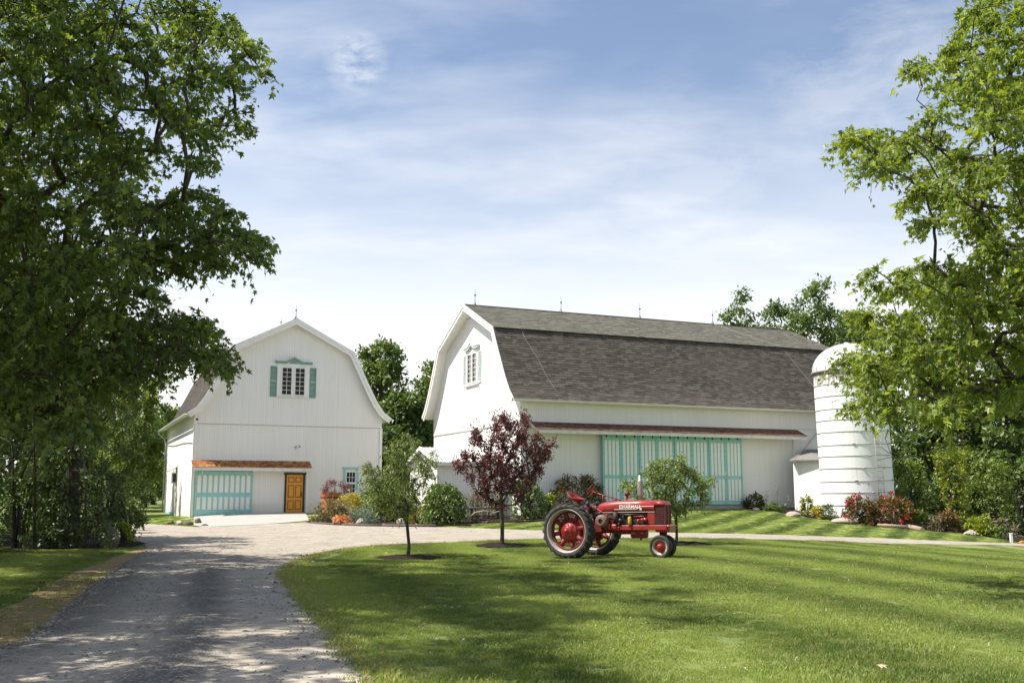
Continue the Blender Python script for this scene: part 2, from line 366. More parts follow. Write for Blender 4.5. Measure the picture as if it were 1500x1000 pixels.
M['pulley'] = paint('worn_pulley', (.20, .14, .11), .55, .25, scale=10)
G = leaf_mat
M['maple'] = G('maple_leaf', (0.075, 0.122, 0.038), (0.13, 0.188, 0.055), (0.22, 0.285, 0.085), .52)
M['maple_bright'] = G('maple_leaf_bright', (0.105, 0.165, 0.03), (0.19, 0.255, 0.044), (0.3, 0.36, 0.075), .48)
M['maple1'] = G('maple_leaf_single', (0.075, 0.122, 0.038), (0.13, 0.188, 0.055), (0.22, 0.285, 0.085), .42, obj_rand=True)
M['maple_bright1'] = G('maple_leaf_bright_single', (0.105, 0.165, 0.03), (0.19, 0.255, 0.044), (0.3, 0.36, 0.075), .42, obj_rand=True)
M['tree_a'] = G('broad_leaf', (0.07, 0.12, 0.034), (0.118, 0.175, 0.048), (0.18, 0.24, 0.07), .32)
M['tree_b'] = G('oak_leaf', (0.085, 0.135, 0.026), (0.145, 0.205, 0.036), (0.22, 0.285, 0.055), .32)
M['tree_c'] = G('dark_leaf', (0.05, 0.088, 0.028), (0.084, 0.134, 0.038), (0.13, 0.185, 0.052), .28)
M['young'] = G('young_leaf', (0.1, 0.15, 0.04), (0.17, 0.23, 0.06), (0.27, 0.33, 0.1), .36)
M['plum'] = G('plum_leaf', (.050, .016, .026), (.095, .026, .040), (.22, .050, .055), .30)
M['yellow_leaf'] = G('golden_leaf', (.22, .19, .025), (.38, .32, .035), (.55, .46, .060), .3)
M['lime_leaf'] = G('lime_leaf', (.14, .18, .022), (.23, .28, .030), (.36, .40, .055), .3)
M['orange_leaf'] = G('orange_leaf', (.42, .12, .05), (.55, .20, .09), (.62, .38, .20), .3)
M['mottled'] = G('mottled_leaf', (.075, .085, .035), (.16, .15, .07), (.32, .22, .13), .3)
M['maroon_leaf'] = G('maroon_leaf', (.10, .035, .045), (.19, .065, .085), (.28, .14, .15), .3)
M['blue_leaf'] = G('blue_grey_leaf', (.10, .15, .13), (.16, .22, .20), (.25, .31, .29), .25)
M['red_tip'] = G('red_tipped_leaf', (.06, .085, .018), (.12, .11, .024), (.28, .11, .045), .3)
M['box_leaf'] = G('box_leaf', (0.06, 0.105, 0.025), (0.11, 0.165, 0.036), (0.19, 0.25, 0.055), .28)
M['rose_leaf'] = G('rose_leaf', (.032, .065, .014), (.065, .10, .022), (.20, .12, .05), .28)
M['rose'] = G('rose_petal', (.30, .010, .02), (.46, .016, .03), (.62, .04, .06), .25)
M['sage'] = G('dry_stem_leaf', (.12, .11, .07), (.18, .16, .10), (.25, .22, .14), .25)
M['clover'] = paint('clover_white', (.72, .72, .64), .8, .05)
M['brown_leaf'] = paint('dry_leaf', (.55, .42, .28), .7, .1)

# ------------------------------------------------------------------ mesh helpers
def tag(o, label=None, cat=None, group=None, kind=None):
    for k, v in (('label', label), ('category', cat), ('group', group), ('kind', kind)):
        if v: o[k] = v
    return o
def link(name, data, parent=None, loc=None, rot=None, scale=None):
    o = bpy.data.objects.new(name, data); COL.objects.link(o)
    if parent is not None: o.parent = parent
    if loc is not None: o.location = loc
    if rot is not None: o.rotation_euler = rot
    if scale is not None: o.scale = scale
    return o
def empty(name, loc, rz=0.0, label=None, cat=None, group=None):
    o = link(name, None, None, loc, (0, 0, rz)); o.empty_display_size = .3
    return tag(o, label, cat, group)
class MB:
    def __init__(s): s.v = []; s.f = []; s.sm = []
    def add(s, vs, fs, smooth=False):
        b = len(s.v); s.v.extend([tuple(map(float, p)) for p in vs]); s.f.extend([tuple(i + b for i in f) for f in fs]); s.sm.extend([smooth] * len(fs)); return s
    def box(s, x0, x1, y0, y1, z0, z1, bev=0.0):
        if bev <= 0:
            return s.add([(x0,y0,z0),(x1,y0,z0),(x1,y1,z0),(x0,y1,z0),(x0,y0,z1),(x1,y0,z1),(x1,y1,z1),(x0,y1,z1)],
                         [(3,2,1,0),(4,5,6,7),(0,1,5,4),(1,2,6,5),(2,3,7,6),(3,0,4,7)])
        b = bev; vs = []; fs = []
        def ring(z, i): 
            return [(x0+i,y0+b+0,z),(x0+b,y0+i,z),(x1-b,y0+i,z),(x1-i,y0+b,z),(x1-i,y1-b,z),(x1-b,y1-i,z),(x0+b,y1-i,z),(x0+i,y1-b,z)]
        for z, i in ((z0, b*.9), (z0+b, 0), (z1-b, 0), (z1, b*.9)): vs += ring(z, i)
        for k in range(3):
            for j in range(8): fs.append((k*8+j, k*8+(j+1)%8, (k+1)*8+(j+1)%8, (k+1)*8+j))
        fs.append(tuple(range(7, -1, -1))); fs.append(tuple(range(24, 32)))
        return s.add(vs, fs)
    def prism(s, poly, a0, a1, axis='y'):
        """poly: list of 2D points; extruded along axis (y: (x,z), x: (y,z), z: (x,y))"""
        n = len(poly); mk = {'y': lambda p, a: (p[0], a, p[1]), 'x': lambda p, a: (a, p[0], p[1]), 'z': lambda p, a: (p[0], p[1], a)}[axis]
        vs = [mk(p, a0) for p in poly] + [mk(p, a1) for p in poly]
        fs = [tuple(range(n)), tuple(range(2*n-1, n-1, -1))] + [(i, i+n, (i+1)%n+n, (i+1)%n) for i in range(n)]
        return s.add(vs, fs)
    def tube(s, pts, rad, n=8, cap=True, smooth=True):
        pts = [Vector(p) for p in pts]; rad = [rad]*len(pts) if isinstance(rad, (int, float)) else rad
        vs = []; up = None
        for i, p in enumerate(pts):
            t = (pts[min(i+1, len(pts)-1)] - pts[max(i-1, 0)]).normalized()
            if up is None: up = Vector((0, 0, 1)) if abs(t.z) < .9 else Vector((1, 0, 0))
            a = t.cross(up).normalized(); b = a.cross(t).normalized(); up = b
            for k in range(n):
                an = 2*math.pi*k/n; vs.append(p + (a*math.cos(an) + b*math.sin(an))*rad[i])
        fs = [(i*n+k, i*n+(k+1)%n, (i+1)*n+(k+1)%n, (i+1)*n+k) for i in range(len(pts)-1) for k in range(n)]
        s.add(vs, fs, smooth)
        if cap:
            b0 = len(s.v) - len(vs)
            s.f.append(tuple(b0+k for k in range(n-1, -1, -1))); s.f.append(tuple(b0+(len(pts)-1)*n+k for k in range(n))); s.sm += [False, False]
        return s
    def lathe(s, prof, n=24, axis='z', c=(0,0,0), smooth=True, close=False):
        """prof: list of (r, h) around axis through c"""
        vs = []
        for r, h in prof:
            for k in range(n):
                a = 2*math.pi*k/n; p, q = r*math.cos(a), r*math.sin(a)
                vs.append({'z': (c[0]+p, c[1]+q, c[2]+h), 'y': (c[0]+p, c[1]+h, c[2]+q), 'x': (c[0]+h, c[1]+p, c[2]+q)}[axis])
        m = len(prof); rng = range(m) if close else range(m-1)
        fs = [(i*n+k, i*n+(k+1)%n, ((i+1)%m)*n+(k+1)%n, ((i+1)%m)*n+k) for i in rng for k in range(n)]
        return s.add(vs, fs, smooth)
    def mesh(s, name, mat):
        me = bpy.data.meshes.new(name); me.from_pydata(s.v, [], s.f)
        me.polygons.foreach_set('use_smooth', s.sm); 
        if mat is not None: me.materials.append(mat)
        me.update(); return me
    def build(s, name, mat, parent=None, loc=None, rot=None, kind=None):
        o = link(name, s.mesh(name, mat), parent, loc, rot)
        if kind: o['kind'] = kind
        return o
def fix_normals(o):
    import bmesh
    bm = bmesh.new(); bm.from_mesh(o.data); bmesh.ops.recalc_face_normals(bm, faces=bm.faces); bm.to_mesh(o.data); bm.free(); return o
def np_mesh(name, V, loops, starts, totals, mat, smooth=False):
    me = bpy.data.meshes.new(name); me.vertices.add(len(V)); me.vertices.foreach_set('co', np.ascontiguousarray(V, np.float32).ravel())
    me.loops.add(len(loops)); me.loops.foreach_set('vertex_index', np.ascontiguousarray(loops, np.int32))
    me.polygons.add(len(starts)); me.polygons.foreach_set('loop_start', np.ascontiguousarray(starts, np.int32))
    try: me.polygons.foreach_set('loop_total', np.ascontiguousarray(totals, np.int32))
    except Exception: pass
    me.polygons.foreach_set('use_smooth', np.full(len(starts), smooth))
    me.update(calc_edges=True)
    if mat is not None: me.materials.append(mat)
    return me
def dens(poly, step):
    out = []
    for i, p in enumerate(poly):
        q = poly[(i+1) % len(poly)]; L = math.hypot(q[0]-p[0], q[1]-p[1]); k = max(1, int(L/step))
        out += [(p[0]+(q[0]-p[0])*j/k, p[1]+(q[1]-p[1])*j/k) for j in range(k)]
    return out
def inside(P, poly):
    P = np.asarray(P, float); poly = np.asarray(poly, float); x, y = P[:, 0], P[:, 1]; r = np.zeros(len(P), bool); j = len(poly)-1
    for i in range(len(poly)):
        xi, yi = poly[i]; xj, yj = poly[j]
        c = ((yi > y) != (yj > y)) & (x < (xj-xi)*(y-yi)/((yj-yi) if yj != yi else 1e-9)+xi); r ^= c; j = i
    return r
def dist_poly(P, poly):
    P = np.asarray(P, float); d = np.full(len(P), 1e9)
    for i in range(len(poly)):
        a = np.array(poly[i]); b = np.array(poly[(i+1) % len(poly)]); ab = b-a; t = np.clip(((P-a)@ab)/max(ab@ab, 1e-9), 0, 1)
        d = np.minimum(d, np.hypot(*(P-(a+t[:, None]*ab)).T))
    return d
def smooth_line(pts, k=5):
    """Catmull-Rom through open list of 2D points"""
    P = [np.array(p, float) for p in pts]; out = []
    for i in range(len(P)-1):
        p0, p1, p2, p3 = P[max(i-1, 0)], P[i], P[i+1], P[min(i+2, len(P)-1)]
        for j in range(k):
            t = j/k; out.append(tuple(.5*((2*p1)+(-p0+p2)*t+(2*p0-5*p1+4*p2-p3)*t*t+(-p0+3*p1-3*p2+p3)*t**3)))
    out.append(tuple(P[-1])); return out
def sheet(name, poly, mat, lift, step=.5, edge=.35, zfun=None, crown=0.0, rough=0.0):
    """ground sheet that follows the terrain inside a polygon"""
    B = dens(poly, edge); xs = [p[0] for p in B]; ys = [p[1] for p in B]
    gx, gy = np.meshgrid(np.arange(min(xs), max(xs), step), np.arange(min(ys), max(ys), step)); Q = np.stack([gx.ravel(), gy.ravel()], 1)
    Q = Q + NR.uniform(-.2, .2, Q.shape)*step
    Q = Q[inside(Q, B)]; Q = Q[dist_poly(Q, B) > min(step, edge)*.45] if len(Q) else Q
    pts = [Vector(p) for p in B] + [Vector(p) for p in Q]; nb = len(B)
    v, e, f, *_ = delaunay_2d_cdt(pts, [(i, (i+1) % nb) for i in range(nb)], [], 1, 1e-5)
    V = np.array([(p[0], p[1]) for p in v]); Z = zt(V[:, 0], V[:, 1]) + lift
    dd = dist_poly(V, B)
    if crown: Z += crown*np.clip(dd/.5, 0, 1)
    if rough: Z += rough*NR.uniform(-1, 1, len(V))*np.clip(dd/.3, 0, 1)
    me = bpy.data.meshes.new(name); me.from_pydata([(a[0], a[1], z) for a, z in zip(V, Z)], [], [tuple(x) for x in f]); me.materials.append(mat)
    me.polygons.foreach_set('use_smooth', [True]*len(me.polygons)); me.update()
    o = link(name, me); return o, V

# ------------------------------------------------------------------ ground
def axis_lines(lo, hi, step, far):
    a = list(np.arange(lo, hi+.01, step)); d = step
    while a[-1] < far: d *= 1.35; a.append(a[-1]+d)
    d = step
    while a[0] > -far: d *= 1.35; a.insert(0, a[0]-d)
    return np.array(a)
gxs, gys = axis_lines(-32, 36, .5, 900), axis_lines(4, 74, .5, 900)
mx_, my_ = np.meshgrid(gxs, gys); gz = zt(mx_.ravel(), my_.ravel())
nx, ny = len(gxs), len(gys); idx = np.arange(nx*ny).reshape(ny, nx)
q = np.stack([idx[:-1, :-1], idx[:-1, 1:], idx[1:, 1:], idx[1:, :-1]], -1).reshape(-1, 4)
ground = link('ground', np_mesh('ground', np.stack([mx_.ravel(), my_.ravel(), gz], 1), q.ravel(), np.arange(len(q))*4, np.full(len(q), 4), M['grass'], True))
tag(ground, 'mown green lawn and field with mowing stripes', 'lawn', kind='structure')

R_EDGE = [(-.75, -15), (-.85, 0), (-1.05, 6)] + gxy([(545, 1000), (508, 955), (470, 912), (440, 880), (422, 852), (416, 840), (428, 827), (455, 815), (500, 806), (560, 799.5), (640, 796), (720, 792.5), (800, 790.5), (900, 789), (1000, 788.7), (1100, 789.7), (1250, 794), (1400, 797.8), (1500, 800)]) + [(33, 49)]
F_EDGE = [(34, 53)] + gxy([(1500, 796), (1400, 793), (1250, 787), (1100, 782.3), (1000, 780.5), (900, 778.5), (800, 777), (720, 774.5), (640, 772), (570, 771.5), (510, 770), (470, 767), (440, 766), (380, 768), (300, 772), (262, 770), (200, 766), (178, 768)])
L_EDGE = gxy([(190, 785), (216, 803), (185, 822), (150, 845), (100, 885), (30, 940)]) + [(-5.6, 8.5), (-5.2, 0), (-5.0, -15)]
drive_poly = smooth_line(R_EDGE, 4) + smooth_line(F_EDGE, 3) + smooth_line(L_EDGE, 4)
drive, dv = sheet('driveway', drive_poly, M['gravel'], .012, .3, .3, crown=.02, rough=.004)
le = np.array(sorted(L_EDGE, key=lambda p: p[1])); re_ = np.array(sorted([p for p in R_EDGE if p[1] < 23], key=lambda p: p[1]))
xl, xr = np.interp(dv[:, 1], le[:, 1], le[:, 0]), np.interp(dv[:, 1], re_[:, 1], re_[:, 0])
u = np.clip((dv[:, 0]-xl)/np.maximum(xr-xl, .5), 0, 1)
worn = np.interp(u, [0, .16, .26, .42, .52, .62, .70, .94, 1], [0, .05, .8, .80, .0, .0, .85, .98, .9])
far_ = np.clip((dv[:, 1]-23)/6, 0, 1); worn = worn*(1-far_)+.66*far_
zz_ = np.empty(len(dv)*3, np.float32); drive.data.vertices.foreach_get('co', zz_); zz_ = zz_.reshape(-1, 3); zz_[:, 2] += (.028*(1-np.clip(worn, 0, 1))*np.clip(dist_poly(dv, drive_poly)/.5, 0, 1)).astype(np.float32); drive.data.vertices.foreach_set('co', zz_.ravel()); drive.data.update()
a_ = drive.data.attributes.new('worn', 'FLOAT', 'POINT'); a_.data.foreach_set('value', worn.astype(np.float32))
tag(drive, 'gravel driveway with two worn wheel tracks leading to the barns', 'driveway', kind='structure')

band = smooth_line([(p[0]+.12, p[1]) for p in L_EDGE[1:]], 4) + smooth_line(gxy([(60, 905), (105, 872), (150, 840), (200, 808)])[:0] + [(-6.3, -15), (-6.4, 0), (-6.9, 9)] + gxy([(0, 893), (60, 862), (110, 838), (165, 818), (205, 803)]), 4)
o, _ = sheet('dry_grass_verge', band, M['straw'], .008, .3, .3, rough=.01); tag(o, 'band of dry brown grass along the left edge of the driveway', 'verge', kind='structure')
pad_poly = gxy([(284, 756), (369, 753), (446, 750), (453, 763), (420, 766), (380, 768.5), (330, 771), (296, 772.5), (284, 770)])
o, _ = sheet('concrete_pad', pad_poly, M['concrete'], .035, .5, .4); tag(o, 'pale concrete pad sloping up to the garage door', 'concrete pad', kind='structure')
bed1 = gxy([(449, 766), (500, 769), (560, 770.5), (640, 771), (690, 770), (690, 762)]) + [(-2.9, 50.2), (-6.8, 60.0), (-10.8, 59.0)]
o, _ = sheet('flower_bed', bed1, M['mulch'], .05, .3, .3, rough=.03); tag(o, 'dark mulch bed between the small barn and the big barn', 'flower bed', kind='structure')
bed2 = gxy([(640, 771), (700, 766.5), (760, 765), (830, 762), (884, 748)]) + [(4.8, 51.7), (.6, 49.8), (-2.6, 50.3)]
o, _ = sheet('flower_bed', bed2, M['mulch'], .056, .3, .3, rough=.03); tag(o, 'dark mulch bed under the shrubs along the big barn', 'flower bed', kind='structure')
bed3 = gxy([(1092, 745), (1130, 749), (1180, 757), (1230, 764), (1300, 772), (1360, 777), (1420, 783), (1470, 790), (1500, 795)]) + [(28, 50.5), (22, 53), (19.5, 56), (16.3, 56.2), (12.6, 54.9)]
o, _ = sheet('flower_bed', bed3, M['mulch'], .05, .3, .3, rough=.03); tag(o, 'curved dark mulch bed around the silo', 'flower bed', kind='structure')
for px, py, w, lab in ((601, 817.5, .85, 'dark mulch ring under the young green tree'), (738, 800, .85, 'dark mulch ring under the purple leaved tree'), (1008, 797.5, .9, 'dark mulch ring under the small tree behind the tractor')):
    c = gnd(px, py); ring = [(c[0]+w*(1+.18*RND.uniform(-1, 1))*math.cos(t), c[1]+w*(1+.18*RND.uniform(-1, 1))*math.sin(t)) for t in np.linspace(0, 2*math.pi, 22)[:-1]]
    o, _ = sheet('mulch_ring', ring, M['mulch'], .03, .15, .2, crown=.07, rough=.02); tag(o, lab, 'mulch ring', kind='structure')
o, _ = sheet('woodland_floor', [(-45, 30.2), (-20, 30.0), (-13.5, 29.6), (-11.5, 30.2), (-11.9, 33), (-14, 36), (-20, 48), (-45, 52)], M['mulch'], .02, .8, .5, rough=.04); tag(o, 'dark leaf litter under the left hand thicket', 'woodland floor', kind='structure')
o, _ = sheet('woodland_floor', [(20.5, 57), (22.5, 53.5), (28, 51), (40, 56), (60, 70), (55, 90), (20, 90)], M['mulch'], .02, 1, .6, rough=.04); tag(o, 'dark leaf litter under the trees beyond the silo', 'woodland floor', kind='structure')

# ------------------------------------------------------------------ barns
def offset_profile(prof, t):
    out = []
    for i, p in enumerate(prof):
        a = prof[max(i-1, 0)]; b = prof[min(i+1, len(prof)-1)]; dx, dz = b[0]-a[0], b[1]-a[1]; L = math.hypot(dx, dz)
        nx_, nz_ = dz/L, -dx/L
        if i == 0: out.append((0, p[1]-t*L/abs(dx)))
        else: out.append((p[0]+nx_*t, p[1]+nz_*t))
    return out
def resample(pl, step):
    d = [0]
    for a, b in zip(pl, pl[1:]): d.append(d[-1]+math.hypot(b[0]-a[0], b[1]-a[1]))
    s = np.arange(0, d[-1]+1e-6, step); P = np.array(pl)
    return np.stack([np.interp(s, d, P[:, 0]), np.interp(s, d, P[:, 1])], 1)
def shingles(name, parent, pl, y0, y1, expo, width, mat, mp, rnd, lift=.022, gap=.006):
    """overlapping shingles: pl = section polyline from the eave up; every shingle its own wedge, joined into one part"""
    P = resample(pl, expo); m = MB()
    for i in range(len(P)-1):
        a, b = P[i], P[min(i+1, len(P)-1)]; t = b-a; L = np.hypot(*t); t = t/L; n = np.array([-t[1], t[0]])
        if n[1] < 0: n = -n
        y = y0-(rnd.random()*width if i % 2 else 0); b2 = b+t*expo*.25
        while y < y1:
            w = width*rnd.uniform(.75, 1.2); ya, yb = max(y, y0)+gap/2, min(y+w, y1)-gap/2; y += w
            if yb-ya < .04: continue
            j = rnd.uniform(-.012, .012); l = lift*rnd.uniform(.7, 1.35); a1 = a+n*l-t*(.01+j); a0 = a-t*(.01+j); bb = b2+n*.004
            vs = [mp(a1[0], ya, a1[1]), mp(a1[0], yb, a1[1]), mp(bb[0], yb, bb[1]), mp(bb[0], ya, bb[1]), mp(a0[0], ya, a0[1]), mp(a0[0], yb, a0[1])]
            m.add(vs, [(0, 1, 2, 3), (4, 5, 1, 0), (4, 0, 3), (5, 2, 1)])
    return m.build(name, mat, parent, kind='stuff')
def barn(root, prof, w, L, rake, zseam, thick=.16, base=-.6):
    inner = offset_profile(prof, thick); ip = np.array(inner)
    zin = lambda x: float(np.interp(x, ip[:, 0], ip[:, 1]))
    half = [(x, z) for x, z in inner if x < w-.02]
    up = [(-w, zseam), (w, zseam), (w, zin(w)-.004)] + [(x, z-.004) for x, z in half[:0:-1]] + [(0, inner[0][1]-.004)] + [(-x, z-.004) for x, z in half[1:]] + [(-w, zin(w)-.004)]
    for k, (ya, yb) in enumerate(((0, .15), (L-.15, L))):
        f = -.028 if k == 0 else 0
        fix_normals(MB().prism(up, ya+f, yb).build('gable_wall', M['siding_x'], root))
        MB().box(-w, w, ya, yb, base, zseam-.001).build('wall', M['siding_x'], root)
    for s in (-1, 1):
        MB().box(min(s*w, s*(w-.15)), max(s*w, s*(w-.15)), .151, L-.151, base, zin(w)).build('wall', M['siding_y'], root)
        poly = [(s*x, z) for x, z in prof] + [(s*x, z) for x, z in inner[::-1]]
        roof = fix_normals(MB().prism(poly, -rake, L+rake).build('roof', M['white'], root))
        mp = (lambda sx: lambda x, y, z: (sx*x, y, z))(s)
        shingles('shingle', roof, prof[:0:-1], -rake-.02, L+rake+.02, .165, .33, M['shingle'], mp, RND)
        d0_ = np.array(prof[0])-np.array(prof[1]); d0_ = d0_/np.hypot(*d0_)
        shingles('shingle', roof, [tuple(np.array(prof[1])-d0_*.10+np.array([.02, .045])), (0, prof[0][1]+.01)], -rake-.02, L+rake+.02, .165, .33, M['shingle_sunlit'], mp, RND)  # upper slope: brighter tone stands for its fuller sun
        bi = offset_profile(prof, .30); bo = offset_profile(prof, -.035)
        poly = [(s*x, z) for x, z in bo] + [(s*x, z) for x, z in bi[::-1]]
        fix_normals(MB().prism(poly, -rake-.075, -rake-.024).build('barge_board', M['white'], roof))
        bi = offset_profile(prof, .12)
        fix_normals(MB().prism([(s*x, z) for x, z in bo] + [(s*x, z) for x, z in bi[::-1]], -rake-.115, -rake-.077).build('rake_trim', M['white'], roof))
        ex, ez = prof[-1]
        gm = MB(); gp = [(s*(ex+.03+.065*(1-math.cos(a))), ez-.02-.075*math.sin(a)) for a in np.linspace(0, math.pi, 7)]; gq = [(s*(ex+.042+.053*(1-math.cos(a))), ez-.02-.063*math.sin(a)) for a in np.linspace(math.pi, 0, 7)]
        fix_normals(gm.prism(gp+gq, -rake-.05, L+rake).build('gutter', M['white'], root))
    m = MB(); m.box(-.12, .12, -rake-.02, L+rake+.02, prof[0][1]-.03, prof[0][1]+.035)
    m.build('ridge_cap', M['shingle'], root)
    return zin
def rod(root, x, y, z, h=.85):
    m = MB(); m.tube([(x, y, z-.1), (x, y, z+h)], [.02, .008], 6); m.lathe([(.0, -.055), (.04, -.04), (.055, 0), (.04, .04), (0, .055)], 10, c=(x, y, z+h*.62))
    for k in range(3):
        a = 2.1*k; m.tube([(x+.16*math.cos(a), y+.16*math.sin(a), z-.05), (x, y, z+.22)], .01, 5)
    m.build('lightning_rod', M['dark_metal'], root)
PANES = {}
def window(root, x0, x1, z0, z1, yf, cols, rows, frame_mat, fr=.05, mun=.022, depth=.05, mp=None):
    m = MB(); m.box(x0-fr, x0, yf-depth, yf+.01, z0-fr, z1+fr); m.box(x1, x1+fr, yf-depth, yf+.01, z0-fr, z1+fr)
    m.box(x0, x1, yf-depth, yf+.01, z1, z1+fr); m.box(x0, x1, yf-depth, yf+.01, z0-fr, z0)
    cw, rh = (x1-x0)/cols, (z1-z0)/rows
    for c in range(1, cols): m.box(x0+c*cw-mun/2, x0+c*cw+mun/2, yf-depth*.55, yf+.008, z0+.001, z1-.001)
    for r in range(1, rows):
        for c in range(cols): m.box(x0+c*cw+(mun/2 if c else .001), x0+(c+1)*cw-(mun/2 if c < cols-1 else .001), yf-depth*.5, yf+.008, z0+r*rh-mun/2, z0+r*rh+mun/2)
    f = m.build('window', frame_mat, root)
    key = (round(cw, 3), round(rh, 3))
    if key not in PANES: PANES[key] = MB().box(0, cw-mun, -.008, 0, 0, rh-mun).mesh('pane', M['glass'])
    for c in range(cols):
        for r in range(rows):
            link('pane', PANES[key], f, (x0+c*cw+mun/2, yf-.004, z0+r*rh+mun/2), (RND.uniform(-.012, .012), 0, RND.uniform(-.012, .012)))
    return f
def gable_window(root, z, yf, shut):
    """double casement under a peaked hood, between two shutters"""
    m = MB(); 
    m.box(-.95, -.90, yf-.03, yf, z-.12, z+1.85); m.box(.90, .95, yf-.03, yf, z-.12, z+1.85); m.box(-.90, .90, yf-.03, yf, z+1.66, z+1.85); m.box(-.10, .10, yf-.03, yf, z-.12, z+1.66)
    m.box(-.90, -.67, yf-.028, yf, z-.12, z+1.66); m.box(.67, .90, yf-.028, yf, z-.12, z+1.66)
    m.build('window_surround', M['white'], root)
    for s in (-1, 1): window(root, s*.385-.27, s*.385+.27, z+.03, z+1.60, yf, 2, 6, M['white'], fr=.045, depth=.075)
    MB().box(-1.0, 1.0, yf-.11, yf, z-.17, z-.121).build('window_sill', M['white_old'], root)
    top = [(-1.08, z+1.98), (-.50, z+1.98), (0, z+2.24), (.50, z+1.98), (1.08, z+1.98), (1.08, z+1.86), (.46, z+1.86), (0, z+2.10), (-.46, z+1.86), (-1.08, z+1.86)]
    m = MB(); m.prism(top, yf-.16, yf); m.prism([(-.26, z+1.87), (.26, z+1.87), (0, z+2.02)], yf-.05, yf)
    h = fix_normals(m.build('window_hood', shut, root))
    MB().prism([(-1.12, z+1.982), (-.51, z+1.982), (0, z+2.243), (.51, z+1.982), (1.12, z+1.982), (1.12, z+2.015), (.51, z+2.015), (0, z+2.28), (-.51, z+2.015), (-1.12, z+2.015)], yf-.19, yf).build('hood_cap', M['white_old'], h)
    for s in (-1, 1):
        x0, x1 = (-1.345, -.965) if s < 0 else (.965, 1.345); m = MB()
        m.box(x0, x0+.05, yf-.05, yf, z-.12, z+1.66); m.box(x1-.05, x1, yf-.05, yf, z-.12, z+1.66)
        for a, b in ((z-.12, z-.03), (z+.70, z+.78), (z+1.58, z+1.66)): m.box(x0+.05, x1-.05, yf-.05, yf, a, b)
        sh = m.build('shutter', shut, root)
        for k in range(22):
            zz_ = z-.02+k*.0733
            if .66 < zz_-z < .80: continue
            m = MB(); m.add([(x0+.05, yf-.012, zz_+.05), (x1-.05, yf-.012, zz_+.05), (x1-.05, yf-.04, zz_), (x0+.05, yf-.04, zz_), (x0+.05, yf-.006, zz_+.045), (x1-.05, yf-.006, zz_+.045), (x1-.05, yf-.034, zz_-.004), (x0+.05, yf-.034, zz_-.004)], [(0, 1, 2, 3), (7, 6, 5, 4), (3, 2, 6, 7), (1, 0, 4, 5)])
            m.build('slat', shut, sh)
def arch_panel(w, h, arch, t=.012):
    p = [(0, 0), (w, 0)] + ([(w, h-w/2)] + [(w/2+w/2*math.cos(a), h-w/2+w/2*math.sin(a)) for a in np.linspace(0, math.pi, 7)[1:-1]] + [(0, h-w/2)] if arch else [(w, h), (0, h)])
    return MB().prism(p, -t, 0)
def awning(root, y0, y1, xw, out, zw, zo, mat, mp):
    """small shingled pent roof; mp maps (outward, along, up) to the barn's own axes"""
    a = MB(); th = .05
    def P(o_, al, z): return mp(o_, al, z)
    sec = [(0, zw), (out, zo), (out, zo-.22), (out-.05, zo-.22), (out-.05, zo-.06), (0, zw-.1)]
    n = len(sec); vs = [P(o_, y0, z) for o_, z in sec]+[P(o_, y1, z) for o_, z in sec]
    a.add(vs, [tuple(range(n)), tuple(range(2*n-1, n-1, -1))]+[(i, i+n, (i+1) % n+n, (i+1) % n) for i in range(n)])
    aw = fix_normals(a.build('awning', M['white_old'], root))
    shingles('awning_shingle', aw, [(out+.05, zo-.025), (0.012, zw)], y0-.05, y1+.05, .155, .17, mat, lambda o_, al, z: P(o_, al, z), RND, lift=.03, gap=.012)
    return aw

# small barn -----------------------------------------------------------------
SMALL = empty('barn', (-12.913, 58.441, 0), math.radians(23.94), 'smaller white gambrel barn with orange entry door and teal garage door', 'barn', 'white gambrel barns')
sprof = [(0, 11.82), (3.40, 10.05), (3.70, 9.62), (4.10, 8.78), (4.55, 7.86), (5.02, 6.98), (5.42, 6.42), (5.92, 6.06)]
zin_s = barn(SMALL, sprof, 5.45, 17.0, .4, 5.5)
MB().box(-5.32, 5.32, -.034, -.0285, 5.50, 5.535).build('trim_strip', M['seam'], SMALL)
gable_window(SMALL, 7.32, -.028, M['teal_dark'])
for y in (-.2, 4.4, 12): rod(SMALL, 0, y, 11.84)
MB().box(-5.49, -5.33, -.045, -.001, -.6, 5.499).build('corner_board', M['white'], SMALL); MB().box(-5.495, -5.451, -.045, .16, -.6, 5.9).build('corner_board', M['white'], SMALL)
MB().box(5.33, 5.49, -.045, -.001, -.6, 5.499).build('corner_board', M['white'], SMALL)
awning(SMALL, -5.52, 1.05, 0, .75, 3.52, 3.10, M['cedar'], lambda o_, al, z: (al, -o_, z))
MB().box(.93, 1.03, -.12, 0, .45, 2.86).build('awning_post', M['white'], SMALL)
MB().box(-2.12, -.32, -.02, -.001, .93, .96).build('trim_strip', M['white_old'], SMALL)
# garage door: teal sliding door with two rows of white boards
dz0, dz1 = .46, 2.88
gd = MB().box(-5.30, -2.14, -.09, -.03, dz0-.06, dz1).build('garage_door', M['teal'], SMALL)
pu = arch_panel(.195, .98, True).mesh('panel', M['white']); plo = arch_panel(.195, .70, False).mesh('panel', M['white'])
for k in range(10):
    link('panel', pu, gd, (-5.17+k*.3000, -.0905, 1.66)); link('panel', plo, gd, (-5.17+k*.3000, -.0905, .72))
bt1 = MB().box(0, .085, -.026, 0, 0, .86).mesh('batten', M['teal']); bt2 = MB().box(0, .085, -.026, 0, 0, .70).mesh('batten', M['teal'])
for k in range(9):
    link('batten', bt1, gd, (-4.965+k*.3, -.0904, 1.66)); link('batten', bt2, gd, (-4.965+k*.3, -.0904, .72))
for z, h in ((.405, .30), (1.435, .21), (2.70, .17)): MB().box(-5.215, -2.225, -.1145, -.0903, z, z+h).build('rail', M['teal'], gd)
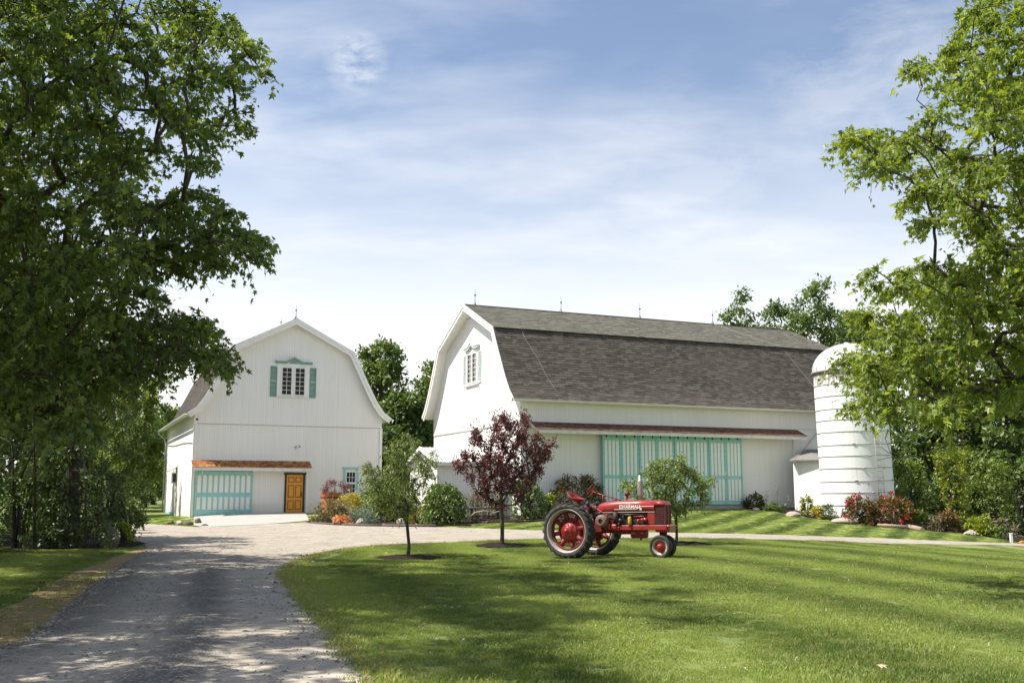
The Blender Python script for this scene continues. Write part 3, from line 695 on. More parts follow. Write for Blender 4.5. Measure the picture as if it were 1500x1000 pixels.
for a, b in ((-5.302, -5.22), (-2.22, -2.138)): MB().box(a, b, -.108, -.0905, dz0-.061, dz1+.001).build('stile', M['teal'], gd)
MB().box(-5.3, -2.2, -.16, -.10, 2.885, 2.925).build('door_track', M['dark_metal'], SMALL)
for x in (-4.95, -2.5): MB().box(x, x+.05, -.14, -.092, 2.62, 2.884).build('door_hanger', M['white_old'], gd)
# entry door
m = MB(); m.box(-.30, -.20, -.075, 0, .50, 2.70); m.box(.76, .86, -.075, 0, .50, 2.70); m.box(-.36, .92, -.10, 0, 2.70, 2.80); m.box(-.20, .76, -.06, 0, .50, .56)
m.build('door_frame', M['black'], SMALL)
ed = MB().box(-.20, .76, -.04, 0, .56, 2.70).build('entry_door', M['door'], SMALL)
for x in (-.11, .31):
    for z, h in ((.68, .55), (1.38, .72), (2.24, .32)):
        dp_ = MB().box(x+.055, x+.305, -.058, -.0435, z+.055, z+h-.055, .012).build('door_panel', M['door'], ed); MB().box(x, x+.36, -.043, -.0405, z, z+h).build('groove_shade', M['door_dark'], dp_)
m = MB(); m.box(.64, .70, -.056, -.041, 1.42, 1.70); m.tube([(.67, -.05, 1.66), (.67, -.10, 1.62), (.67, -.10, 1.50), (.67, -.05, 1.46)], .012, 6); m.build('door_handle', M['black'], ed)
# teal framed sash window
m = MB(); m.box(3.17, 3.29, -.05, 0, 1.55, 3.06); m.box(3.93, 4.05, -.05, 0, 1.55, 3.06); m.box(3.12, 4.10, -.06, 0, 3.06, 3.17); m.box(3.12, 4.10, -.08, 0, 1.46, 1.55)
m.build('window_trim', M['teal'], SMALL)
window(SMALL, 3.35, 3.87, 2.27, 2.86, -.001, 3, 2, M['white'], fr=.055, depth=.04); window(SMALL, 3.35, 3.87, 1.63, 2.17, -.001, 3, 2, M['white'], fr=.048, depth=.03)
# twin flood light
m = MB(); m.box(.27, .40, -.06, -.001, 4.34, 4.42)
for s in (-1, 1): m.lathe([(.02, 0), (.045, -.03), (.075, -.13), (.06, -.125)], 12, axis='y', c=(.335+s*.11, -.08, 4.28+.03*s))
m.build('flood_light', M['white_old'], SMALL)
# left wall: hooded lantern, eave downspout, basement window, wire
m = MB(); m.add([(-5.46, 8.3, 3.35), (-5.46, 9.6, 3.35), (-6.0, 9.6, 3.02), (-6.0, 8.3, 3.02), (-5.46, 8.3, 3.28), (-5.46, 9.6, 3.28), (-6.0, 9.6, 2.95), (-6.0, 8.3, 2.95)], [(3, 2, 1, 0), (4, 5, 6, 7), (0, 4, 7, 3), (1, 2, 6, 5), (2, 3, 7, 6)])
m.build('vent_hood', M['white_old'], SMALL)
vb = MB().box(-5.72, -5.455, 8.6, 9.2, 2.25, 2.93).build('lantern_box', M['white_old'], SMALL); MB().box(-5.69, -5.50, 8.588, 8.599, 2.32, 2.86).build('lantern_pane', M['glass'], vb)
MB().tube([(-6.0, 17.35, 6.0), (-6.0, 17.35, 5.80), (-5.6, 17.2, 5.45), (-5.52, 17.1, 5.2), (-5.52, 17.1, .3)], .045, 8).build('downspout', M['white'], SMALL)
MB().box(-5.50, -5.451, 9.8, 14.8, .12, .42).build('basement_window', M['teal'], SMALL)
MB().tube([(-5.48, y, 4.55+.06*math.sin(y*.4)+(y-4)*.035) for y in np.linspace(.4, 16.8, 12)], .018, 5).build('wall_cable', M['cable'], SMALL)
MB().lathe([(.0, 0), (.05, -.01), (.06, -.08), (.03, -.1)], 10, axis='y', c=(-5.35, -.03, 5.75)).build('insulator', M['dark_metal'], SMALL)

# big barn ---------------------------------------------------------------------
BIG = empty('barn', (-2.189, 55.522, 0), math.radians(23.451-90), 'long white gambrel barn with grey shingle roof and row of teal striped doors', 'barn', 'white gambrel barns')
bprof = [(0, 12.13), (4.30, 10.2), (4.62, 9.50), (5.02, 8.78), (5.52, 7.98), (6.05, 7.25), (6.52, 6.64), (7.02, 6.24)]
bprof = [(0, 12.13), (4.30, 10.2), (4.85, 9.25), (5.45, 8.25), (6.00, 7.38), (6.52, 6.70), (7.02, 6.24)]
BL = 21.65
zin_b = barn(BIG, bprof, 6.6, BL, .55, 5.08, base=-1.2)
MB().box(-6.59, 6.59, -.034, -.0285, 5.08, 5.12).build('trim_strip', M['seam'], BIG)
gable_window(BIG, 7.75, -.028, M['teal_sunlit'])
for y in (.1, 5.54, 10.9, 16.2): rod(BIG, 0, y, 12.15, .95)
BX = lambda o_, al, z: (6.6+o_, al, z)
awning(BIG, .5, 16.95, 6.6, .85, 5.16, 4.78, M['cedar_dark'], BX)
MB().box(6.601, 6.64, .2, .34, -.5, 6.2).build('corner_board', M['white'], BIG); MB().box(6.601, 6.66, 16.7, 16.86, -.5, 4.72).build('corner_board', M['white'], BIG)
MB().box(6.601, 6.645, 17.2, BL-.02, 5.20, 5.225).build('trim_strip', M['white_old'], BIG)
MB().box(6.601, 6.68, .36, 4.3, -1.0, .95).build('foundation', M['foundation'], BIG); MB().box(6.602, 6.95, 4.3, 13.2, -.8, .98).build('foundation', M['foundation'], BIG); MB().box(6.601, 6.68, 13.2, 17.5, -1.0, .86).build('foundation', M['foundation'], BIG)
bu = arch_panel(.155, 1.78, True).mesh('panel', M['white']); bl = arch_panel(.155, 1.13, False).mesh('panel', M['white'])
st_m = MB().box(0, .075, -.02, 0, 0, 3.56).mesh('stile', M['teal'])
LW = 1.075
bb1 = MB().box(0, .05, -.022, 0, 0, 1.66).mesh('batten', M['teal']); bb2 = MB().box(0, .05, -.022, 0, 0, 1.13).mesh('batten', M['teal']); hg = MB().box(0, .06, -.03, 0, 0, .20).mesh('door_hanger', M['dark_metal'])
for k in range(8):
    y0 = 4.43+k*LW; pr = .235 if k % 2 == 0 else .215
    d = MB().box(0, LW-.02, -.06, 0, 0, 3.56).build('barn_door', M['teal'], BIG, (6.6+pr, y0, 1.04), (0, 0, math.radians(90)))
    for j in range(4):
        x = .115+j*.222
        link('panel', bu, d, (x, -.0605, 1.50)); link('panel', bl, d, (x, -.0605, .20))
    for j in range(3): link('batten', bb1, d, (.278+j*.222, -.0604, 1.50)); link('batten', bb2, d, (.278+j*.222, -.0604, .20))
    for x in (.2, .78): link('door_hanger', hg, d, (x, -.0603, 3.42))
    link('stile', st_m, d, (.0, -.0602, 0)); link('stile', st_m, d, (LW-.095, -.0602, 0))
MB().box(6.66, 6.90, 4.2, 13.3, 4.615, 4.70).build('door_track', M['dark_metal'], BIG)
m = MB(); m.box(6.91, 6.95, 11.2, 11.9, 2.62, 2.68); m.build('door_bar', M['white'], BIG)
for y in (8.62, 8.92): MB().tube([(6.86, y, 2.05), (6.92, y, 2.05), (6.92, y, 2.45), (6.86, y, 2.45)], .015, 6).build('door_handle', M['dark_metal'], BIG)
# lightning conductor cables over the roof
def roof_pt(x, lift=.05): 
    P = np.array(bprof); return float(np.interp(x, P[:, 0], P[:, 1]))+lift
MB().tube([(4.3, 1.0, 10.27), (4.7, 1.15, roof_pt(4.7)), (5.3, 1.55, roof_pt(5.3)), (5.9, 1.75, roof_pt(5.9)), (6.4, 1.95, roof_pt(6.4)), (7.0, 2.15, roof_pt(7.0))], .011, 5).build('roof_cable', M['cable'], BIG)
MB().tube([(0.1, 16.2, 12.15), (2, 17.0, roof_pt(2)), (4.2, 18.0, roof_pt(4.2)+.02), (4.7, 18.3, roof_pt(4.7, .08)), (5.4, 18.75, roof_pt(5.4, .1)), (6.2, 19.2, roof_pt(6.2, .1)), (6.9, 19.3, roof_pt(6.9, .1)), (6.85, 18.9, 5.7), (6.75, 18.0, 4.7), (6.72, 17.0, 3.7), (6.70, 16.6, 3.0), (6.69, 16.75, 1.6), (6.69, 17.2, .6)], .018, 5).build('roof_cable', M['cable'], BIG)

# lean-to shed against the big barn's gable
SHED = empty('lean_to_shed', (-2.189, 55.522, 0), math.radians(23.451-90), 'low white shed with pale metal roof joined to the end of the long barn', 'shed')
hp = [(.25, 3.06), (2.73, 3.88), (5.15, 3.06)]
MB().box(4.70, 4.85, -3.62, -.03, -.5, 3.1).build('wall', M['siding_y'], SHED); MB().box(.5, .65, -3.62, -.03, -.5, 3.1).build('wall', M['siding_y'], SHED)
fix_normals(MB().prism([(.5, -.5), (4.85, -.5), (4.85, 3.1), (2.73, 3.82), (.5, 3.1)], -3.75, -3.621).build('gable_wall', M['siding_x'], SHED))
fix_normals(MB().prism(hp + [(5.15, 3.14), (2.73, 3.97), (.25, 3.14)], -3.95, -.032).build('roof', M['metal_roof'], SHED))
m = MB()
for k in range(9): m.prism([(2.75, 3.975), (5.17, 3.142), (5.17, 3.168), (2.75, 4.0)], -3.9+k*.46, -3.87+k*.46)
fix_normals(m.build('roof_seam', M['metal_roof'], SHED))
MB().box(5.152, 5.19, -3.97, -.032, 2.98, 3.15).build('fascia', M['white'], SHED)
fix_normals(MB().prism([(5.2, 3.0), (5.2, 3.17), (2.73, 4.01), (.2, 3.17), (.2, 3.0), (2.73, 3.83)], -4.0, -3.951).build('barge_board', M['white'], SHED))

# silo --------------------------------------------------------------------------
SILO = empty('silo', (17.9, 52.1, .1), 0, 'round white stave silo with dark steel hoops and a domed metal top', 'silo'); SILO.rotation_euler = (0, -.022, 0)
R_ = 1.80; SH = 7.85
MB().lathe([(R_, 0), (R_, SH)], 88).build('wall', M['silo'], SILO)
hoop = MB().lathe([(R_+.002, -.014), (R_+.022, -.014), (R_+.022, .014), (R_+.002, .014)], 72, close=True).mesh('hoop', M['hoop'])
for k in range(13): link('hoop', hoop, SILO, (0, 0, .32+k*.615+(0.02 if k % 3 else -.03)))
lugs = MB()
for k in range(13):
    for j in range(3):
        a = -1.9+j*.62+.21*((k*7) % 3); lugs.box(0, 0, 0, 0, 0, 0) if False else lugs.tube([((R_+.03)*math.cos(a-.04), (R_+.03)*math.sin(a-.04), .32+k*.615), ((R_+.03)*math.cos(a+.04), (R_+.03)*math.sin(a+.04), .32+k*.615)], .03, 6)
lugs.build('hoop_lug', M['hoop'], SILO, kind='stuff')
NG = 16
gore = MB(); prof = [(1.84*math.cos(t), 1.50*math.sin(t)) for t in np.linspace(0, math.pi/2-.06, 10)]
for (r, h) in prof: pass
vs = []; da = 2*math.pi/NG
for r, h in prof:
    for k in range(5):
        a = -da/2+.006+(da-.012)*k/4; rr = r*(1+.012*math.sin(math.pi*k/4)); vs.append((rr*math.cos(a), rr*math.sin(a), h))
gore.add(vs, [(i*5+k, i*5+k+1, (i+1)*5+k+1, (i+1)*5+k) for i in range(9) for k in range(4)], True)
gm_ = gore.mesh('dome_panel', M['dome'])
for k in range(NG): link('dome_panel', gm_, SILO, (0, 0, SH-.02), (0, 0, k*da))
rib = MB(); rib.tube([(r*math.cos(da/2)*1.003, r*math.sin(da/2)*1.003, h) for r, h in prof], .018, 5); rm = rib.mesh('dome_rib', M['dome'])
for k in range(NG): link('dome_rib', rm, SILO, (0, 0, SH-.02), (0, 0, k*da))
MB().lathe([(.16, 1.46), (.14, 1.56), (0.0, 1.60)], 16).build('dome_cap', M['dome'], SILO, (0, 0, SH-.02))
MB().lathe([(1.80, -.06), (1.90, -.05), (1.90, .04), (1.82, .06)], 64).build('dome_rim', M['hoop'], SILO, (0, 0, SH-.02))
la = math.radians(-72)
m = MB(); ca, sa = math.cos(la), math.sin(la)
for s in (-.17, .17): m.tube([((R_+.12)*ca-s*sa, (R_+.12)*sa+s*ca, .9), ((R_+.12)*ca-s*sa, (R_+.12)*sa+s*ca, 7.7)], .016, 6)
lad = m.build('ladder', M['white_old'], SILO)
rg = MB().tube([(0, -.17, 0), (0, .17, 0)], .012, 6).mesh('rung', M['hoop'])
for k in range(22): link('rung', rg, lad, ((R_+.12)*ca, (R_+.12)*sa, 1.1+k*.3), (0, 0, la))
MB().lathe([(R_+.001, -.4), (R_+.10, -.4), (R_+.10, .26), (R_+.001, .30)], 60).build('footing', M['foundation'], SILO)

# feed room between barn and silo
f0 = at(1163.5, 720, 53.9)[:2]; f1 = at(1207, 720, 52.6)[:2]; w0 = at(1166, 720, 57)[:2]; w1 = at(1215, 720, 57)[:2]
ROOM = empty('feed_room', (f0[0], f0[1], 0), 0, 'small white room with sloping grey roof linking the long barn to the silo', 'shed')
m = MB(); Q = [(p[0]-f0[0], p[1]-f0[1]) for p in (f0, f1, w1, w0)]
dv0 = np.array(Q[1])-np.array(Q[0]); rz = math.atan2(dv0[1], dv0[0]); Lf = np.hypot(*dv0)
MB().box(0, Lf, 0, .12, -.6, 3.30).build('wall', M['siding_x'], ROOM, (0, 0, .0), (0, 0, rz))
m = MB(); m.add([(Q[0][0], Q[0][1], -.6), (Q[3][0], Q[3][1], -.6), (Q[3][0], Q[3][1], 3.4), (Q[0][0], Q[0][1], 3.3), (Q[0][0]+.12, Q[0][1]+.13, -.6), (Q[3][0]+.12, Q[3][1], -.6), (Q[3][0]+.12, Q[3][1], 3.4), (Q[0][0]+.12, Q[0][1]+.13, 3.3)], [(0, 1, 2, 3), (7, 6, 5, 4), (3, 2, 6, 7), (0, 3, 7, 4)])
m.build('wall', M['siding_y'], ROOM)
e0 = at(1158, 720, 53.6)[:2]-f0; e1 = at(1212, 720, 52.3)[:2]-f0; t0 = at(1184, 720, 56.2)[:2]-f0; t1 = at(1222, 720, 57.4)[:2]-f0
m = MB(); zz0, zz1 = 3.32, 4.0
vs = [(*e0, zz0), (*e1, zz0), (*t1, zz1), (*t0, zz1)]; vs += [(a, b, c+.07) for a, b, c in vs]
m.add(vs, [(3, 2, 1, 0), (4, 5, 6, 7), (0, 1, 5, 4), (1, 2, 6, 5), (2, 3, 7, 6), (3, 0, 4, 7)])
fix_normals(m.build('roof', M['grey_roof'], ROOM))

# ------------------------------------------------------------------ foliage
def nrm(a): return a/np.maximum(np.linalg.norm(a, axis=1, keepdims=True), 1e-9)
LEAF = {
 'maple': ([(0,0,0),(.16,.02,-.02),(.38,.12,-.10),(.20,.30,-.02),(.47,.60,-.16),(.16,.56,-.01),(0,1.05,-.16),(-.16,.02,-.02),(-.38,.14,-.12),(-.20,.31,-.03),(-.47,.58,-.17),(-.16,.55,-.02)], [(0,1,2,3,4,5,6),(0,6,11,10,9,8,7)]),
 'plain': ([(0,0,0),(.26,.42,-.08),(0,1,-.10),(-.26,.42,-.08)], [(0,1,2),(0,2,3)]),
 'narrow': ([(0,0,0),(.13,.40,-.04),(0,1,-.16),(-.13,.40,-.04)], [(0,1,2),(0,2,3)]),
 'round': ([(0,0,0),(.34,.25,-.06),(.30,.75,-.08),(0,1,-.04),(-.30,.75,-.08),(-.34,.25,-.06)], [(0,1,2,3),(0,3,4,5)]),
 'blade': ([(-.035,0,0),(.035,0,0),(.02,.6,.05),(0,1,-.08),(-.02,.6,.05)], [(0,1,2,4),(4,2,3)]),
}
def leaf_cloud(name, P, D, N, S, kind, mat):
    T, F = LEAF[kind]; T = np.array(T); P = np.asarray(P); n = len(P)
    D = nrm(D); X = nrm(np.cross(D, N)); N = np.cross(X, D)
    V = P[:, None] + S[:, None, None]*(T[None, :, 0, None]*X[:, None] + T[None, :, 1, None]*D[:, None] + T[None, :, 2, None]*N[:, None])
    V = V.reshape(-1, 3); off = (np.arange(n)*len(T))[:, None]
    loops = np.concatenate([np.concatenate([np.array(f)[None] + off for f in F], 1)], 1).ravel()
    tot = np.tile([len(f) for f in F], n); st = np.concatenate([[0], np.cumsum(tot)[:-1]])
    return np_mesh(name, V, loops, st, tot, mat)
def grow(trunk, clumps, r0, rtip, rnd, arch=.15, jit=.12, power=.5):
    """branch skeleton: every clump is joined to the nearest lower node; returns edges (a, b, ra, rb)"""
    nodes = [np.array(p, float) for p in trunk]; par = [-1]+list(range(len(trunk)-1)); nt = len(trunk)
    C = np.asarray(clumps); mid = nodes[nt//2]
    order = np.argsort(np.linalg.norm(C-mid, axis=1)); leafn = []
    for i in order:
        c = C[i]; A = np.array(nodes); d = c-A; dist = np.linalg.norm(d, axis=1)
        cost = dist+np.where(d[:, 2] < .1*dist, 1.2*(.1*dist-d[:, 2]), 0); cost[0] += 3
        j = int(np.argmin(cost)); a = nodes[j]; L = dist[j]; k = 2 if L > .6 else 1; last = j
        for s in range(1, k+1):
            t = s/(k+1); p = a+(c-a)*t+rnd.normal(0, jit*L*.5, 3); p[2] += arch*L*math.sin(math.pi*t)
            nodes.append(p); par.append(last); last = len(nodes)-1
        nodes.append(c.copy()); par.append(last); leafn.append(len(nodes)-1)
    w = np.zeros(len(nodes)); 
    for i in leafn: w[i] += 1
    for i in range(len(nodes)-1, nt-1, -1): w[par[i]] += w[i]
    for i in range(nt-1, 0, -1): w[par[i]] += w[i]
    r = np.maximum(rtip, rtip*np.maximum(w, 1)**power)
    tot = max(r[0], 1e-6); r = np.where(np.arange(len(r)) < nt, r*(r0/tot), np.minimum(r, r0*.55))
    for i in range(1, nt): r[i] = max(r[i], r0*(1-.8*i/(nt-1)))
    return nodes, par, r, nt
def wood(nodes, par, r, nt, sides=6):
    m = MB(); tr = MB()
    tr.tube(nodes[:nt], [float(x) for x in r[:nt]], 12)
    for i in range(nt, len(nodes)):
        j = par[i]; m.tube([nodes[j], nodes[i]], [float(min(r[j], r[i]*1.7)), float(r[i])], sides if r[i] > .03 else 4, cap=False)
    return tr, m
def sprays(C, R, axis, leaves, size, rnd, flat=.5, droop=.35, tw=7, outward=.7, upn=1.0, hang=.4, spread=.4):
    """leaves set along twigs that radiate out of every clump"""
    C = np.asarray(C); R = np.asarray(R); n = len(C); cnt = np.maximum(3, (leaves*(R/np.mean(R))**2).astype(int)); nt = np.maximum(1, cnt//tw)
    ci = np.repeat(np.arange(n), nt); out = C[ci]-np.asarray(axis); out[:, 2] *= .5; out = nrm(out)
    td = nrm(out*outward+rnd.normal(0, 1, (len(ci), 3))*np.array([1, 1, flat])); tl = R[ci]*rnd.uniform(.55, 1.15, len(ci))
    ti = np.repeat(np.arange(len(ci)), tw); s = rnd.uniform(.12, 1.0, len(ti)); L = (s*tl[ti])[:, None]
    P = C[ci][ti]+td[ti]*L; P[:, 2] -= droop*(L[:, 0]**2)/np.maximum(R[ci][ti], .2)
    P += np.clip(rnd.normal(0, 1, P.shape), -1.6, 1.6)*size*spread
    D = td[ti]*.6+rnd.normal(0, .7, P.shape); D[:, 2] -= hang
    N = rnd.normal(0, .55, P.shape)+np.array([0, 0, upn])
    S = size*rnd.uniform(.45, 1.3, len(P))
    return P, D, N, S, (C[ci], td, tl)
def crown_pts(ells, n, rnd, gap, shell=.45):
    """clump centres inside a union of ellipsoids, mostly in the outer part"""
    out = []; tries = 0; vol = np.array([e[1][0]*e[1][1]*e[1][2] for e in ells]); pr = vol/vol.sum()
    while len(out) < n and tries < n*60:
        tries += 1; e = ells[rnd.choice(len(ells), p=pr)]; d = rnd.normal(0, 1, 3); d /= np.linalg.norm(d); rr = rnd.uniform(shell**3, 1)**(1/3)
        p = np.array(e[0])+d*rr*np.array(e[1])
        if out and np.min(np.linalg.norm(np.array(out)-p, axis=1)) < gap: continue
        out.append(p)
    return np.array(out)
def shrink(poly, px):
    c = np.mean(np.array(poly), 0); return [tuple(c+(np.array(p)-c)*max(.3, 1-px/max(1, np.hypot(*(np.array(p)-c))))) for p in poly]
def poly_pts(poly, d0, d1, n, rnd, gap, bias=1.0):
    """clump centres in the solid that fills an outline seen from the drive, between two distances"""
    out = []; xs = [p[0] for p in poly]; ys = [p[1] for p in poly]; tries = 0
    while len(out) < n and tries < n*80:
        tries += 1; p = (rnd.uniform(min(xs), max(xs)), rnd.uniform(min(ys), max(ys)))
        if not inside([p], poly)[0]: continue
        c = at(p[0], p[1], d0+(d1-d0)*rnd.random()**bias)
        if c[2] < .3 or (out and np.min(np.linalg.norm(np.array(out)-c, axis=1)) < gap): continue
        out.append(c)
    return np.array(out)
def tree(name, label, cat, base, height, clumps, R, leaves, size, kind, mat, rnd, r0=.2, rtip=.012, group=None, bark='bark', trunk_to=.6, lean=(0, 0), twigs=False, axis=None, arch=.15, crown='crown', **kw):
    base = np.array(base, float); root = empty(name, tuple(base), 0, label, cat, group)
    C = np.asarray(clumps)
    top = base+np.array([lean[0], lean[1], height*trunk_to]); trunk = [base+np.array([0, 0, -.25])]
    for t in (.03, .12, .3, .5, .7, .85, 1): trunk.append(base+(top-base)*t+np.array([rnd.normal(0, r0*.35), rnd.normal(0, r0*.35), 0])*(t > .1))
    nodes, par, r, nt = grow(trunk, C, r0, rtip, rnd, arch)
    r[0] = r0*1.5; r[1] = r0*1.22
    tr, br = wood(nodes, par, r, nt)
    ax = axis if axis is not None else base+np.array([0, 0, height*.55])
    RR = np.full(len(C), R)*rnd.uniform(.75, 1.25, len(C)) if np.isscalar(R) else np.asarray(R)
    P, D, N, S, (c0, td, tl) = sprays(C, RR, ax, leaves, size, rnd, **kw)
    if twigs:
        for a, d, l in zip(c0, td, tl):
            b = a+d*l*.9; b[2] -= .25*l; br.tube([a, b], [.008, .003], 3, cap=False)
    mw = Matrix.Translation(-Vector(base))
    for m_, nm in ((tr, 'trunk'), (br, 'branches')):
        o = m_.build(nm, M[bark], root); o.data.transform(mw)
        if nm == 'branches': o['kind'] = 'stuff'
    o = link(crown, leaf_cloud(crown, P-base, D, N, S, kind, M[mat]), root); o['kind'] = 'stuff'
    return root, (P, D, N, S)
def bush(name, label, cat, px, py, w, h, leaves, size, kind, mat, rnd, group=None, d=None, depth=None, flat=.9, hang=.1, stems=8, nclump=None, droop=.2, lift=0, flowers=None, top=1.0, shape='dome', upn=.8, off=0):
    """shrub standing where its foot shows at photo position (px, py); w, h = its size there in photo pixels"""
    g = gnd(px, py) if d is None else None
    if g is None: p = at(px, py, d); g = np.array([p[0], p[1], z1(p[0], p[1])])
    k = g[1]/FPX*1.01; W, H = w*k, h*k; dp = depth if depth else W*.8
    c = np.array([g[0], g[1]+dp*.45+off, g[2]+lift]); n = nclump or max(8, int(leaves/45)); root = empty(name, tuple(c), 0, label, cat, group)
    th = rnd.uniform(0, 2*math.pi, n); cz = rnd.uniform(.06, 1, n)**.8; 
    if shape == 'dome': rad = np.sqrt(np.maximum(0, 1-(cz*.92)**2.2))
    elif shape == 'vase': rad = .35+.62*cz
    elif shape == 'column': rad = np.clip(.55+.5*np.sin(cz*2.7), .2, 1)
    else: rad = np.ones(n)*.95
    rr = rad*np.sqrt(rnd.uniform(.25, 1, n)); cr = max(.10, .26*min(W, H*1.3))*(.8 if shape != 'column' else .7)
    C = np.stack([c[0]+np.cos(th)*rr*(W/2-cr*.55), c[1]+np.sin(th)*rr*(dp/2-cr*.55), c[2]+cz*(H-cr*.5)], 1)
    m = MB()
    for i in range(min(stems, n)):
        a = np.array([c[0]+rnd.normal(0, W*.06), c[1]+rnd.normal(0, dp*.06), c[2]-.05-lift]); b = C[i]; mid = a+(b-a)*.5+np.array([0, 0, .1*H])
        m.tube([a, mid, b], [max(.008, .02*H), .014*max(H, .5), .006], 5, cap=False)
    mw = Matrix.Translation(-Vector(c)); o = m.build('stem', M['bark'], root); o.data.transform(mw)
    P, D, N, S, _ = sprays(C, np.full(n, cr)*rnd.uniform(.8, 1.2, n), c+np.array([0, 0, H*.3]), leaves/n, size, rnd, flat=flat, droop=droop, tw=5, outward=.8, hang=hang, spread=.35, upn=upn)
    gz_ = zt(P[:, 0], P[:, 1])+.02; P[:, 2] = np.maximum(P[:, 2], gz_)
    o = link('leaves', leaf_cloud('leaves', P-c, D, N, S, kind, M[mat]), root); o['kind'] = 'stuff'
    if flowers:
        fm, fn, fs = flowers; kk = rnd.choice(len(P), fn, replace=False); sel = P[kk]; m2 = []
        outw = nrm(sel-(c+np.array([0, 0, H*.2]))); sel = c+np.array([0, 0, H*.2])+(sel-(c+np.array([0, 0, H*.2])))*1.06
        fp = np.repeat(sel, 7, 0)+rnd.normal(0, fs*.35, (fn*7, 3)); fd = rnd.normal(0, 1, (fn*7, 3)); fnn = np.repeat(outw, 7, 0)+rnd.normal(0, .4, (fn*7, 3))
        o = link('blossoms', leaf_cloud('blossoms', fp-c, fd, fnn, np.full(fn*7, fs)*rnd.uniform(.6, 1.2, fn*7), 'round', M[fm]), root); o['kind'] = 'stuff'
    return root
rng = lambda s: np.random.default_rng(s)

# the two big maples whose branches reach into the view -------------------------
def maple(label, base, height, polys, r0, mat, single, seed, axis, size=.125):
    r = rng(seed); C = []; RR = []; LV = []
    for poly, d0, d1, n, gap, R, in polys:
        c = poly_pts(poly, d0, d1, n, r, gap); C.append(c); RR.append(np.full(len(c), R)*r.uniform(.75, 1.2, len(c)))
    C = np.concatenate(C); RR = np.concatenate(RR)
    root, (P, D, N, S) = tree('maple_tree', label, 'tree', base, height, C, RR, 165, size, 'maple', mat, r, r0=r0, rtip=.011, trunk_to=.72, twigs=True, axis=axis, group=None, flat=.42, droop=.45, hang=.55, tw=9, outward=.55, upn=1.1)
    # the leaves that show largest hang as single leaves
    c, s = math.cos(TH), math.sin(TH); y, z = P[:, 1], P[:, 2]-EYE; d = y*c+z*s; px = 750+FPX*P[:, 0]/d; py = 500-FPX*(-y*s+z*c)/d
    ok = np.nonzero((px > 5) & (px < 1495) & (py > 5) & (py < 990))[0]; ok = ok[np.argsort(d[ok])][:290] if len(ok) > 2000 else ok[:0]
    lm = leaf_cloud('leaf', np.zeros((1, 3)), np.array([[0, 1., 0]]), np.array([[0, 0, 1.]]), np.ones(1), 'maple', M[single]); b = np.array(base, float)
    for i in ok:
        dd = Vector(D[i]).normalized(); xx = dd.cross(Vector(N[i])).normalized(); nn = xx.cross(dd); sc = float(S[i])*1.05; p = P[i]-b+np.array([.02, .03, .05])
        o = link('leaf', lm, root); o.matrix_local = Matrix(((xx[0]*sc, dd[0]*sc, nn[0]*sc, p[0]), (xx[1]*sc, dd[1]*sc, nn[1]*sc, p[1]), (xx[2]*sc, dd[2]*sc, nn[2]*sc, p[2]), (0, 0, 0, 1)))
    return root
LP_UP = [(300, -40), (318, 0), (345, 32), (392, 62), (398, 128), (352, 118), (338, 150), (370, 180), (355, 210), (322, 200), (312, 240), (285, 262), (230, 255), (200, 200), (170, 110), (190, 20), (220, -60)]
LP_MID = [(285, 262), (345, 302), (396, 352), (396, 384), (345, 402), (312, 398), (245, 405), (200, 380), (190, 300)]
LP_LOW = [(240, 425), (290, 450), (330, 472), (316, 500), (345, 518), (358, 543), (300, 548), (250, 532), (205, 556), (150, 560), (140, 470)]
LP_MAIN = [(190, -60), (165, 100), (195, 220), (190, 300), (215, 400), (200, 480), (150, 560), (128, 612), (100, 632), (40, 600), (-60, 620), (-60, -60)]
LP_OUT = [(-60, -60), (250, -60), (230, -330), (60, -560), (-250, -640), (-700, -500), (-900, -100), (-850, 300), (-500, 560), (-60, 610)]
maple('tall dark green maple overhanging the left side of the driveway', (-11.6, 18.5, 0), 14.5, [(shrink(LP_UP, 14), 15.5, 20, 74, .40, .50), (shrink(LP_MID, 12), 16.5, 20.5, 52, .40, .48), (shrink(LP_LOW, 16), 16, 20.5, 58, .40, .48), (LP_MAIN, 14, 23, 290, .43, .62), (LP_OUT, 12, 24, 250, .85, .9)], .34, 'maple', 'maple1', 11, np.array([-10.5, 18.5, 7]))
maple('maple just outside the left edge of the picture shading the driveway', (-11.2, 9.0, 0), 13.0, [([(-190, -700), (-400, -1000), (-900, -700), (-1100, -100), (-800, 300), (-330, 420), (-190, 300), (-180, -100)], 7.5, 15.5, 300, .6, .80)], .30, 'maple', 'maple1', 17, np.array([-11, 9.5, 7]))
RP_UP = [(1452, -40), (1436, 5), (1398, 48), (1384, 72), (1345, 66), (1334, 84), (1350, 112), (1352, 150), (1305, 178), (1258, 172), (1228, 218), (1250, 240), (1302, 258), (1345, 272), (1316, 300), (1372, 342), (1410, 345), (1470, 365), (1620, 390), (1620, -40)]
RP_LOW = [(1385, 385), (1320, 382), (1275, 380), (1268, 400), (1275, 424), (1246, 442), (1236, 472), (1232, 505), (1222, 524), (1240, 550), (1244, 598), (1288, 598), (1290, 628), (1312, 628), (1335, 588), (1390, 610), (1450, 590), (1620, 585), (1620, 340), (1470, 350), (1420, 382)]
RP_OUT = [(1560, -40), (1450, -40), (1480, -300), (1700, -540), (2050, -560), (2350, -300), (2450, 100), (2300, 450), (1900, 600), (1560, 590)]
